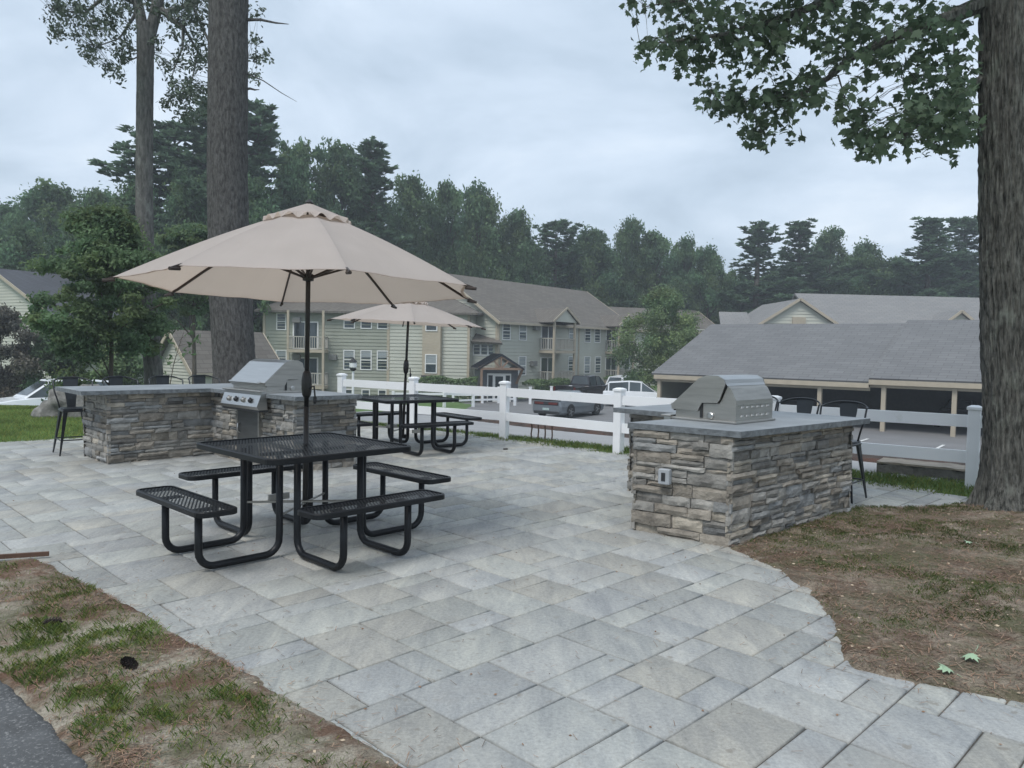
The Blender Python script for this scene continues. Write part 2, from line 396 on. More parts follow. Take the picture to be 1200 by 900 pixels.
def base_z(X, Y):
    z = terr(X, Y); d = sdist(X, Y, PATIO)
    hid = np.maximum(np.maximum(sdist(X, Y, STRIP), sdist(X, Y, BED)), sdist(X, Y, DRV))
    return z - .055 * sstep(-.35, -.02, d) - .1 * sstep(-.12, .0, hid)
def big_z(X, Y):
    near = (X > -14) & (X < 10) & (Y > -4) & (Y < 20)
    return terr(X, Y) - np.where(near, .12, .03)
big = sheet('ground', -420, 420, -60, 700, 4.0, big_z, M_lawn)
sheet('lawn', -14, 10, -3, 20, .12, base_z, M_lawn)
# parking lot, driveway, mulch island (each a few mm above the sheet below)
LOT = [(-14, 60), (-12, 44), (-6, 36), (-4.5, 22), (-5.0, 16.8), (1.2, 12.65), (6.5, 9.0), (14, 4), (60, 10), (60, 64), (20, 68), (12, 72), (-1, 55.5), (-4, 52), (-8, 54)]
def overlay(name, poly, up, m, step, bb, jag=0, seed=3):
    def zf(X, Y):
        d = sdist(X, Y, poly)
        if jag: d = d + fbm(X, Y, 1.6, seed) * jag
        return terr(X, Y) + np.where(d > 0, up, -.25 * sstep(0, -.6, d) + up)
    return sheet(name, *bb, step, zf, m, keep=lambda X, Y: sdist(X, Y, poly) > -.5)
overlay('parking_lot', LOT, .02, M_lot, .8, (-16, 62, 2, 74))
DRIVE = [(-5.2, 17.6), (-1.5, 14.6), (.35, 13.3), (2.0, 12.05), (4.6, 10.1), (7.4, 8.0), (12, 4.5), (13.5, 7.0), (6.75, 12.0), (1.05, 18.9), (-2.5, 24.5), (-6, 26)]
overlay('driveway', DRIVE, .06, M_conc, .25, (-7, 14, 4, 27))
ISLE = [(-2.1, 24.4), (1.05, 19.0), (6.75, 12.1), (13.5, 7.1), (16, 9.5), (8.8, 15.8), (2.2, 25.0), (-1.2, 30)]
overlay('mulch_bed', ISLE, .13, M_mulch, .2, (-4, 17, 6, 31), .12)
FARLAWN = [(-11, 51), (-9.5, 44), (-6.8, 42.5), (-3.2, 45), (-2.6, 50), (-4.5, 53)]
overlay('grass_plot', FARLAWN, .08, M_lawn, .4, (-12, -2, 42, 54), .1)
# painted bay lines on the lot
for i in range(4):
    mb = MB(); cx, cy = 15.0 + i * 2.36, 33.0 - i * 1.85
    mb.M = Matrix.Translation((cx, cy, -2.262)) @ Matrix.Rotation(math.atan2(.786, .617), 4, 'Z')
    mb.box((-1.1, -.06, 0), (1.6, .06, .004)); struct(mb.build('parking_line', M_paint))

# sandy soil strip at left, with drive asphalt in the corner
def strip_z(X, Y):
    d = sdist(X, Y, STRIP) + fbm(X, Y, 5, 2) * .025 + .03
    dd = sdist(X, Y, DRV)
    z = -.05 + .075 * sstep(-.05, .10, d) + fbm(X, Y, 2.2, 5) * .012 + fbm(X, Y, 12, 9, 3) * .006
    return z - .05 * sstep(-.1, .05, dd)
sheet('soil_strip', -6.2, 2.3, -1.0, 5.6, .045, strip_z, M_soil, keep=lambda X, Y: sdist(X, Y, STRIP) > -.12)
def drv_z(X, Y):
    d = sdist(X, Y, DRV) + fbm(X, Y, 4, 8) * .03
    return -.07 + .075 * sstep(-.03, .03, d)
sheet('asphalt_path', -6.5, 1.2, .6, 5.0, .025, drv_z, M_asph, keep=lambda X, Y: (sdist(X, Y, DRV) > -.08))
# soil bed at right under the maple
def bed_z(X, Y):
    d = sdist(X, Y, BED) + fbm(X, Y, 6, 4) * .025
    r = np.hypot(X - 5.05, Y - 7.25)
    return -.05 + .07 * sstep(-.05, .07, d) + .05 * sstep(.05, 1.2, d) + .07 * np.exp(-(r / .8) ** 2) + fbm(X, Y, 2.0, 15) * .018 + fbm(X, Y, 14, 19, 3) * .008
sheet('soil_bed', 1.4, 9, 1.8, 8.2, .045, bed_z, M_bed, keep=lambda X, Y: sdist(X, Y, BED) > -.12)

# ------------------------------------------------------------------ patio pavers
def patio():
    U = .172; e1 = (.7075, .7067); e2 = (.7067, -.7075)
    mb = MB(); J = .0045; rd = random.Random(4)
    org = (-.22, 3.34)
    V = []; F = []; T = []
    def piece(a0, a1, b0, b1):
        ca = (a0 + a1) / 2 * U; cb = (b0 + b1) / 2 * U
        cx = org[0] + e1[0] * ca + e2[0] * cb; cy = org[1] + e1[1] * ca + e2[1] * cb
        if not inside(cx, cy): return
        z = rd.uniform(-.0018, .0018); t = rd.random()
        k = rd.uniform(.86, 1.12); hue = rd.choice([(1, 1, 1), (.99, 1, 1.0), (1.03, 1.0, .95), (.96, .972, .995), (1, 1.005, .98)])
        tone = tuple(k * h for h in hue)
        n = len(V)
        a0 += J / U; b0 += J / U; a1 -= J / U; b1 -= J / U; q = .008 / U
        for (zz, s) in ((-.03, 0), (z - .005, 0), (z, q)):
            for a, b in ((a0 + s, b0 + s), (a1 - s, b0 + s), (a1 - s, b1 - s), (a0 + s, b1 - s)):
                V.append((org[0] + (e1[0] * a + e2[0] * b) * U, org[1] + (e1[1] * a + e2[1] * b) * U, zz))
        for r in (0, 4):
            for i in range(4): F.append((n + r + i, n + r + 4 + i, n + r + 4 + (i + 1) % 4, n + r + (i + 1) % 4)); T.append(tone)
        F.append((n + 11, n + 10, n + 9, n + 8)); T.append(tone)
    def inside(x, y):
        X = np.array([x]); Y = np.array([y]); return sdist(X, Y, PATIO)[0] > -.28 and -9.8 < x and y > .6
    b = -75
    while b < 75:
        w = rd.choice([3, 2, 3, 2, 2, 3]); a = -62 + rd.choice([0, 1])
        while a < 100:
            k = rd.random()
            if w == 3:
                l = 2 if k < .6 else 3
                if k < .22 or k > .95: piece(a, a + l, b, b + 3)
                elif rd.random() < .5: piece(a, a + l, b, b + 2); piece(a, a + l, b + 2, b + 3)
                else: piece(a, a + l, b, b + 1); piece(a, a + l, b + 1, b + 3)
            else:
                l = 3 if k < .5 else 2 if k < .85 else 1
                piece(a, a + l, b, b + 2)
            a += l
        b += w
    F_ = [tuple(reversed(f)) for f in F]
    o = npmesh('patio', np.array(V), np.array(F_), M_paver, np.array(T)); struct(o)
patio()
def joint_z(X, Y):
    d = sdist(X, Y, PATIO); return np.where(d > -.22, -.012, -.03)
sheet('joint_sand', -9.6, 5.4, .7, 14.6, .12, joint_z, M_joint, keep=lambda X, Y: sdist(X, Y, PATIO) > -.24)

# ------------------------------------------------------------------ ledgestone kitchens
WARM = .2
def stone_face(mb, p0, p1, z0, z1, rd, out=.03):
    """random ledgestones on the wall p0->p1; outward normal lies to the right of p0->p1"""
    p0 = Vector((p0[0], p0[1], 0)); p1 = Vector((p1[0], p1[1], 0)); L = (p1 - p0).length; d = (p1 - p0) / L; nrm = Vector((d.y, -d.x, 0))
    def stone(a, b, c, e):
        k = rd.random(); g = rd.uniform(.66, 1.1)
        hue = (1, 1, 1) if k < .5 else (1.07, 1.0, .92) if k < .5 + WARM else (.90, .95, 1.02) if k < .9 else (1.3, 1.22, 1.1)
        if rd.random() < .16: g *= .66
        tone = tuple(g * h for h in hue)
        o = rd.uniform(.004, out); q = .003
        a += q; b -= q; c += q; e -= q
        nx = max(2, int((b - a) / .045)); nz = max(2, int((e - c) / .03)); vs = []; fs = []
        sd = rd.uniform(0, 100)
        for j in range(nz + 1):
            for i in range(nx + 1):
                u = a + (b - a) * i / nx; w = c + (e - c) * j / nz
                edge = (i in (0, nx)) or (j in (0, nz))
                h = o + mn.noise(Vector((u * 14 + sd, w * 30, sd))) * .012
                if edge:
                    h -= .010; u += rd.uniform(-.003, .004); w += rd.uniform(-.005, .004)
                vs.append(p0 + d * u + nrm * h + Vector((0, 0, w)))
        for j in range(nz):
            for i in range(nx): k0 = j * (nx + 1) + i; fs.append((k0, k0 + 1, k0 + nx + 2, k0 + nx + 1))
        # sides back to the core
        ring = [i for i in range(nx + 1)] + [j * (nx + 1) + nx for j in range(1, nz + 1)] + [nz * (nx + 1) + i for i in range(nx - 1, -1, -1)] + [j * (nx + 1) for j in range(nz - 1, 0, -1)]
        n0 = len(vs); r = len(ring)
        for i in ring: v = vs[i]; vs.append(v - nrm * ((v - p0).dot(nrm) + .012))
        for i in range(r): fs.append((ring[i], n0 + i, n0 + (i + 1) % r, ring[(i + 1) % r]))
        mb.add([tuple(v) for v in vs], fs, tone)
    z = z0
    while z < z1 - .02:
        h = rd.choice([.04, .055, .065, .08, .095, .11]); h = min(h, z1 - z)
        if z1 - z - h < .03: h = z1 - z
        a = -out * .6
        while a < L + out * .6 - .01:
            l = rd.uniform(.10, .40) if h > .06 else rd.uniform(.18, .45)
            if L + out * .6 - a - l < .07: l = L + out * .6 - a
            k = rd.random()
            if h >= .085 and k < .6:
                c = z + h * rd.uniform(.38, .62); stone(a, a + l, z, c)
                if l > .25 and rd.random() < .4: m = a + l * rd.uniform(.35, .65); stone(a, m, c, z + h); stone(m, a + l, c, z + h)
                else: stone(a, a + l, c, z + h)
            else: stone(a, a + l, z, z + h)
            a += l
        z += h
def kitchen(label, foot, slab, loc, seed, ztop=.92, th=.05, zbot=-.04):
    t = thing('stone_kitchen_island', label, 'outdoor kitchen', loc)
    rd = random.Random(seed); mb = MB(); n = len(foot)
    def off(poly, q):        # inset polygon (counter-clockwise)
        out = []
        for i in range(len(poly)):
            a = Vector(poly[i - 1]); b = Vector(poly[i]); c = Vector(poly[(i + 1) % len(poly)])
            d1 = (b - a).normalized(); d2 = (c - b).normalized(); n1 = Vector((-d1.y, d1.x)); n2 = Vector((-d2.y, d2.x))
            k = (n1 + n2); k = k / max(.3, k.dot(n1)) ; out.append(tuple(b + k * q))
        return out
    core = off(foot, .03)
    for i in range(n): stone_face(mb, core[i], core[(i + 1) % n], zbot, ztop - th - .002, rd, .045)
    mb.build('stone_base', M_stone, t, world=True)
    c = MB(); c.prism(off(foot, .035), -.1, ztop - th - .003); c.build('core', M_core, t, world=True)
    # slab: edge chipped, top smooth
    top = MB(); q = off(slab, .004)
    top.prism(q, ztop - .004, ztop + .0); top.build('countertop', M_slab, t, world=True)
    e = MB(); P = []
    for i in range(n):
        a = Vector(slab[i]); b = Vector(slab[(i + 1) % n]); m = max(2, int((b - a).length / .03)); d = (b - a).normalized(); nn = Vector((d.y, -d.x))
        for k in range(m):
            P.append(a + (b - a) * k / m if k == 0 else a + (b - a) * k / m + nn * rd.uniform(-.004, .003))
    vs = []; m = len(P)
    for z, r in ((ztop - th, .5), (ztop - th * .55, 1), (ztop - .0025, .3)):
        for p in P: vs.append((p.x + rd.uniform(-.002, .002) * r, p.y + rd.uniform(-.002, .002) * r, z))
    fs = [(i * m + k, i * m + (k + 1) % m, (i + 1) * m + (k + 1) % m, (i + 1) * m + k) for i in range(2) for k in range(m)] + [tuple(range(m - 1, -1, -1)), tuple(range(2 * m, 3 * m))]
    e.add(vs, fs); e.build('countertop_edge', M_slabedge, t, world=True)
    return t
# left L: bar arm at left, grill arm to the right (counter-clockwise outlines)
LK_foot = [(-4.98, 9.43), (-4.08, 10.42), (-2.58, 9.08), (-1.95, 9.68), (-4.1, 11.6), (-5.65, 10.08)]
LK_slab = [(-5.17, 9.2), (-4.03, 10.24), (-2.52, 8.92), (-1.86, 9.52), (-4.15, 11.7), (-5.97, 10.02)]
kl = kitchen('L-shaped stone island with bluestone top at left, lined with four bar stools', LK_foot, LK_slab, (-4.1, 10.3, 0), 21)
RK_foot = [(1.73, 5.97), (3.30, 7.36), (1.98, 8.72), (1.27, 8.34), (1.90, 7.40), (1.03, 6.5)]
RK_slab = [(1.78, 5.92), (3.45, 7.36), (1.98, 8.95), (1.08, 8.14), (1.90, 7.32), (.99, 6.52)]
WARM = .3
kr = kitchen('stone island with bluestone top at right, on the patio corner beside the bare soil', RK_foot, RK_slab, (2.0, 7.1, 0), 33)
# stainless access door of the left island under the grill
dg = Vector((.748, -.663, 0)); ng = Vector((-.663, -.748, 0))
def kdoor():
    c = Vector((-4.03, 10.44, 0)) + dg * .98
    M = Matrix(((dg.x, ng.x, 0, c.x), (dg.y, ng.y, 0, c.y), (0, 0, 1, 0), (0, 0, 0, 1)))
    f = MB(); f.M = M
    f.box((-.27, .0, .10), (.27, .085, .12)); f.box((-.27, .0, .12), (-.245, .085, .74)); f.box((.245, .0, .12), (.27, .085, .74)); f.box((-.27, 0, .74), (.27, .085, .76))
    f.build('door_frame', M_steel_dull, kl, world=True)
    d = MB(); d.M = M; d.box((-.243, -.0, .122), (.243, .080, .738)); do = d.build('access_door', M_steel_dark, kl, world=True)
    h = MB(); h.M = M; h.tube([(-.2, .075, .38), (-.2, .11, .40), (-.19, .12, .45), (-.2, .11, .50), (-.2, .075, .52)], .010)
    h.build('handle', M_steel, do, world=True)
kdoor()
# outlet on the right island's end
def outlet():
    a = Vector((1.03, 6.5, 0)); b = Vector((1.73, 5.97, 0)); d = (b - a).normalized(); nn = Vector((d.y, -d.x, 0)); c = a + d * .325 + nn * .03
    M = Matrix(((d.x, nn.x, 0, c.x), (d.y, nn.y, 0, c.y), (0, 0, 1, .50), (0, 0, 0, 1)))
    o = MB(); o.M = M; o.box((-.05, -.03, -.065), (.05, .028, .065), bev=.008); k = o.build('outlet_box', M_outlet, kr, world=True)
    o = MB(); o.M = M; o.box((-.018, .0285, -.035), (.018, .034, .035), bev=.003); o.build('socket', M_blackmat, k, world=True)
outlet()

# ------------------------------------------------------------------ built-in grills (local: front = -y, width along x)
def grill(name_label, loc, rz, w=.80, front=True):
    t = thing('gas_grill', name_label, 'grill', loc, rz)
    hw = w / 2
    prof = [(-.33, .09), (-.335, .13), (-.06, .375), (.02, .405), (.13, .405), (.19, .375), (.205, .335)]
    # hood skin (front slope, crown, back lip) and two cheeks
    m = MB(); n = len(prof); vs = []
    for s in (-hw, hw): vs += [(s, y, z) for y, z in prof]
    fs = [(i, i + 1, n + i + 1, n + i) for i in range(n - 1)]
    q = [(s, y + (.012 if z < .36 else 0), z - .014) for s in (-hw + .01, hw - .01) for y, z in prof]
    fs += [(2 * n + i + 1, 2 * n + i, 3 * n + i, 3 * n + i + 1) for i in range(n - 1)]
    m.add(vs + q, fs); hood = m.build('hood', M_steel, t)
    for s in (-1, 1):
        c = MB(); P = prof + [(.155, .20), (.13, .17), (-.02, .165), (-.06, .09)]
        k = len(P); x0 = s * (hw + .004); x1 = s * (hw - .012)
        vs = [(x0, y, z) for y, z in P] + [(x1, y, z) for y, z in P]
        f = [tuple(range(k)), tuple(range(2 * k - 1, k - 1, -1))] + [(i, (i + 1) % k, k + (i + 1) % k, k + i) for i in range(k)]
        c.add(vs, f); c.build('hood_cheek', M_steel_dull, hood)
    h = MB(); h.tube([(-hw + .08, -.345, .135), (-hw + .08, -.385, .125), (hw - .08, -.385, .125), (hw - .08, -.345, .135)], .013, 10); h.build('hood_handle', M_steel, hood)
    g = MB(); P = [(-.30, .0), (-.30, .085), (-.02, .155), (.14, .165), (.165, .20), (.215, .32), (.245, .30), (.30, .20), (.30, .0)]
    k = len(P); x0, x1 = -hw + .02, hw - .02
    g.add([(x0, y, z) for y, z in P] + [(x1, y, z) for y, z in P], [tuple(range(k)), tuple(range(2 * k - 1, k - 1, -1))] + [((i + 1) % k, i, k + i, k + (i + 1) % k) for i in range(k)])
    fb = g.build('firebox', M_steel_dull, t)
    b = MB(); b.box((-hw - .01, -.34, -.001 + .002), (hw + .01, .32, .02), bev=.004); b.build('base_flange', M_steel_dull, t)
    v = MB()
    for r in range(2):
        for i in range(6):
            x = -hw + .12 + i * (w - .24) / 5; z = .055 + r * .075
            v = MB(); v.add([(x - .028, .301, z), (x + .028, .301, z), (x + .028, .301, z + .022), (x - .028, .301, z + .022), (x - .018, .313, z + .004), (x + .018, .313, z + .004), (x + .018, .306, z + .02), (x - .018, .306, z + .02)],
                [(4, 5, 6, 7), (0, 1, 5, 4), (1, 2, 6, 5), (2, 3, 7, 6), (3, 0, 4, 7)]); v.build('rear_vent', M_steel_dull, fb)
    pass
    l = MB(); l.box((-hw + .02, .301, .158), (hw - .02, .309, .165)); l.build('rear_seam', M_steel, t)
    for s in (-1, 1):
        x = s * (hw - .018); e = MB()
        e.box((min(x, x + s * .008), -.045, .03), (max(x, x + s * .008), -.022, .165)); e.build('hinge_slot', M_blackmat, t)
        e = MB(); e.M = Matrix.Translation((x, .06, .055)) @ Matrix.Rotation(PI / 2, 4, 'Y'); e.lathe([(.03, -.006), (.03, .01 if s > 0 else .008), (.022, .016)], n=12) if s > 0 else e.lathe([(.022, -.016), (.03, -.01), (.03, .006)], n=12)
        e.build('spit_hole_cover', M_steel, t)
    if front:
        p = MB(); p.add([(-hw - .02, -.33, .03), (hw + .02, -.33, .03), (hw + .02, -.40, .015), (-hw - .02, -.40, .015), (-hw - .02, -.40, -.02), (hw + .02, -.40, -.02), (hw + .02, -.455, -.16), (-hw - .02, -.455, -.16), (-hw - .02, -.43, -.20), (hw + .02, -.43, -.20), (hw + .02, -.31, -.20), (-hw - .02, -.31, -.20)],
            [(0, 3, 2, 1), (3, 4, 5, 2), (4, 7, 6, 5), (7, 8, 9, 6), (8, 11, 10, 9), (11, 0, 1, 10), (0, 11, 8, 7, 4, 3), (1, 2, 5, 6, 9, 10)])
        pn = p.build('control_panel', M_steel, t)
        sh = MB(); sh.box((-hw - .03, -.43, .018), (hw + .03, -.325, .036), bev=.005); sh.build('front_ledge', M_steel_dull, t)
        for i in range(4):
            x = -.26 + i * .173
            kb = MB(); kb.M = Matrix.Translation((x, -.424, -.085)) @ Matrix.Rotation(math.radians(111), 4, 'X')
            kb.lathe([(.036, -.002), (.036, .006), (.026, .010), (.024, .034), (.020, .038)], n=18); kb.build('knob', M_blackmat if i in (1, 3) else M_steel_dull, pn)
        sk = MB(); sk.box((-hw - .025, -.425, -.225), (hw + .025, -.30, -.201)); sk.build('lower_trim', M_blackmat, t)
    return t
cgl = Vector((-4.03, 10.24, 0)) + dg * .93 - ng * .345
grill('stainless gas grill with control knobs, built into the left stone island', (cgl.x, cgl.y, .921), math.atan2(dg.y, dg.x), .84)
# right grill: back (vents) towards the right-hand face
ax = Vector((.72, .694, 0))                       # along the arm
cgr = Vector((2.135, 6.725, 0)) + Vector((-.694, .72, 0)) * .30
grill('dull stainless grill turned back-on with vents showing, on the right stone island', (cgr.x, cgr.y, .921), math.atan2(-ax.y, -ax.x), .68)

# ------------------------------------------------------------------ bar stools (local: front = -y, backrest at +y)
def stool(label):
    t = thing('bar_stool', label, 'bar stool', group='metal bar stools round the stone islands')
    s = MB(); s.box((-.16, -.16, .595), (.16, .16, .62), bev=.012); s.box((-.165, -.165, .57), (.165, .165, .598), bev=.01); s.build('seat', M_stool, t)
    for i, j in ((-1, -1), (1, -1), (1, 1), (-1, 1)):
        l = MB(); a = Vector((i * .135, j * .135, .585)); b = Vector((i * .215, j * .215, .0))
        vs = []
        for p, r in ((a, .034), (a * .5 + b * .5, .024), (b, .012)):
            vs += [(p.x - i * r, p.y + j * r * .3, p.z), (p.x + i * r * .6, p.y + j * r * .6, p.z), (p.x + i * r * .3, p.y - j * r, p.z), (p.x - i * r * .5, p.y - j * r * .5, p.z)]
        fs = [(k * 4 + q, k * 4 + (q + 1) % 4, k * 4 + 4 + (q + 1) % 4, k * 4 + 4 + q) for k in range(2) for q in range(4)] + [(0, 1, 2, 3), (11, 10, 9, 8)]
        l.add(vs, fs); l.build('leg', M_stool, t)
    r = MB(); c = .19; z = .20
    r.tube([(-c, -c, z), (c, -c, z)], .008, 6); r.tube([(c, -c, z), (c, c, z)], .008, 6); r.tube([(c, c, z), (-c, c, z)], .008, 6); r.tube([(-c, c, z), (-c, -c, z)], .008, 6)
    r.build('foot_rest', M_stool, t)
    h = MB(); pts = []
    for k in range(25):
        q = -.15 + (PI + .3) * k / 24
        x = .235 * math.cos(q); y = .05 + .155 * math.sin(q)
        zz = 1.02 - .055 * (abs(math.cos(q)) ** 3)
        pts.append((x, y, zz))
    pts = [(.165, .03, .62), (.19, .02, .72), (.23, .01, .85)] + pts[1:-1] + [(-.23, .01, .85), (-.19, .02, .72), (-.165, .03, .62)]
    h.tube(pts, .010, 8); h.build('back_hoop', M_stool, t, smooth=True)
    b = MB(); vs = []
    for z, w, y in ((.60, .05, .15), (.72, .06, .165), (.90, .088, .195), (1.03, .098, .212)):
        vs += [(-w, y, z), (w, y, z), (w, y + .006, z), (-w, y + .006, z)]
    b.add(vs, [(k * 4 + q, k * 4 + (q + 1) % 4, k * 4 + 4 + (q + 1) % 4, k * 4 + 4 + q) for k in range(3) for q in range(4)] + [(3, 2, 1, 0), (12, 13, 14, 15)])
    b.build('back_plate', M_plate, t)
    return t
st0 = stool('black bar stool at the far left end of the left island, its legs fully visible')
bl = math.atan2(.69, .72)
st0.location = (-5.92, 10.36, 0); st0.rotation_euler = (0, 0, bl - .05)
for i, (x, y, l) in enumerate([(-5.52, 10.86, 'bar stool back second from the left behind the left stone bar'), (-5.08, 11.3, 'bar stool back in front of the left half of the gabled shed'), (-4.68, 11.72, 'bar stool back nearest the thick pine trunk behind the left bar')]):
    dup(st0, (x, y, 0), bl + [.1, -.04, .06][i], l)
rr = math.atan2(-.7, .72)
for x, y, l, a in [(3.50, 8.12, 'bar stool at the right island, nearest the maple, one leg reaching the pavers', .03), (3.18, 8.56, 'bar stool between the grill and the right island stool nearest the maple', -.03), (2.86, 8.98, 'bar stool mostly hidden behind the right-hand grill', .05)]:
    dup(st0, (x, y, 0), rr + a, l)

# ------------------------------------------------------------------ picnic tables
def rrect(hx, hy, r, n=6):
    P = []
    for cx, cy, a0 in ((hx - r, hy - r, 0), (-hx + r, hy - r, 90), (-hx + r, -hy + r, 180), (hx - r, -hy + r, 270)):
        for k in range(n + 1):
            q = math.radians(a0 + 90 * k / n); P.append((cx + r * math.cos(q), cy + r * math.sin(q)))
    return P
def rim(mb, P, z0, z1, th):
    n = len(P); cx = 0; vs = []
    def ins(p, d): L = math.hypot(*p); return p
    inn = []
    for i in range(n):
        a = Vector(P[i - 1]); b = Vector(P[(i + 1) % n]); d = (b - a).normalized(); nn = Vector((-d.y, d.x)); inn.append(tuple(Vector(P[i]) + nn * th))
    for Q, z in ((P, z0), (P, z1 - .006)): vs += [(x, y, z) for x, y in Q]
    mid = [tuple(Vector(p) * .7 + Vector(q) * .3) for p, q in zip(P, inn)]; vs += [(x, y, z1) for x, y in mid]
    vs += [(x, y, z1) for x, y in inn]; vs += [(x, y, z0) for x, y in inn]
    fs = [(k * n + i, k * n + (i + 1) % n, ((k + 1) % 5) * n + (i + 1) % n, ((k + 1) % 5) * n + i) for k in range(5) for i in range(n)]
    mb.add(vs, fs)
def picnic(label, loc, rz):
    t = thing('picnic_table', label, 'picnic table', loc, rz, 'square black picnic tables under umbrellas')
    H = .61
    m = MB(); P = rrect(H, H, .09); rim(m, P, .722, .764, .03); tr = m.build('tabletop_rim', M_black, t)
    m = MB(); Q = rrect(H - .02, H - .02, .08); m.add([(x, y, .756) for x, y in Q], [tuple(range(len(Q)))]); m.build('tabletop', M_mesh, t)
    for i, ang in enumerate((0, PI / 2, PI, -PI / 2)):
        R = Matrix.Rotation(ang, 4, 'Z')
        T = R @ Matrix.Translation((0, -.93, 0))
        s = MB(); s.M = T; rim(s, rrect(.55, .14, .07), .425, .462, .022); so = s.build('seat_rim', M_black, t)
        s = MB(); s.M = T; Q = rrect(.535, .125, .06); s.add([(x, y, .455) for x, y in Q], [tuple(range(len(Q)))]); s.build('seat', M_mesh, t)
        for sx in (-1, 1):
            pts = [(sx * .27, -.36, .735)]
            r = .11; y0, y1 = -.36, -.95
            pts += [(sx * .27, y0 - 0, .17)]
            for k in range(1, 7): q = k / 6 * PI / 2; pts.append((sx * .27, y0 - r * (1 - math.cos(q)), .032 + r * (1 - math.sin(q)) + .0))
            for k in range(0, 7): q = k / 6 * PI / 2; pts.append((sx * .27, y1 + r * (1 - math.sin(q)), .032 + r * (1 - math.cos(q))))
            pts.append((sx * .27, y1, .43))
            l = MB(); l.M = R; l.tube(pts, .0255, 10); l.build('leg', M_black, t, smooth=True)
            b = MB(); b.M = R; b.box((sx * .27 - .04, -1.03, .418), (sx * .27 + .04, -.84, .426)); b.build('seat_bracket', M_black, t)
    c = MB()
    c.tube([(-.36, -.27, .30), (.36, .27, .30)], .009, 6); c.tube([(-.36, .27, .315), (.36, -.27, .315)], .009, 6)
    c.box((-.09, -.40, .27), (.09, -.375, .32)); c.box((-.09, .375, .27), (.09, .40, .32)); c.build('cross_brace', M_steel_dull, t)
    k = MB(); k.box((-.36, -.02, .70), (.36, .02, .722)); k.box((-.02, -.36, .695), (.02, .36, .7)); k.build('top_support', M_black, t)
    k = MB(); k.tube([(0, 0, .15), (0, 0, .21)], .036, 12); k.build('pole_holder', M_black, t)
    return t
pt = picnic('square black metal picnic table in the foreground, under the large umbrella', (-1.6, 5.92, 0), math.radians(46))
dup(pt, (-1.6, 11.45, 0), math.radians(38), 'square black metal picnic table by the white fence, under the smaller umbrella')

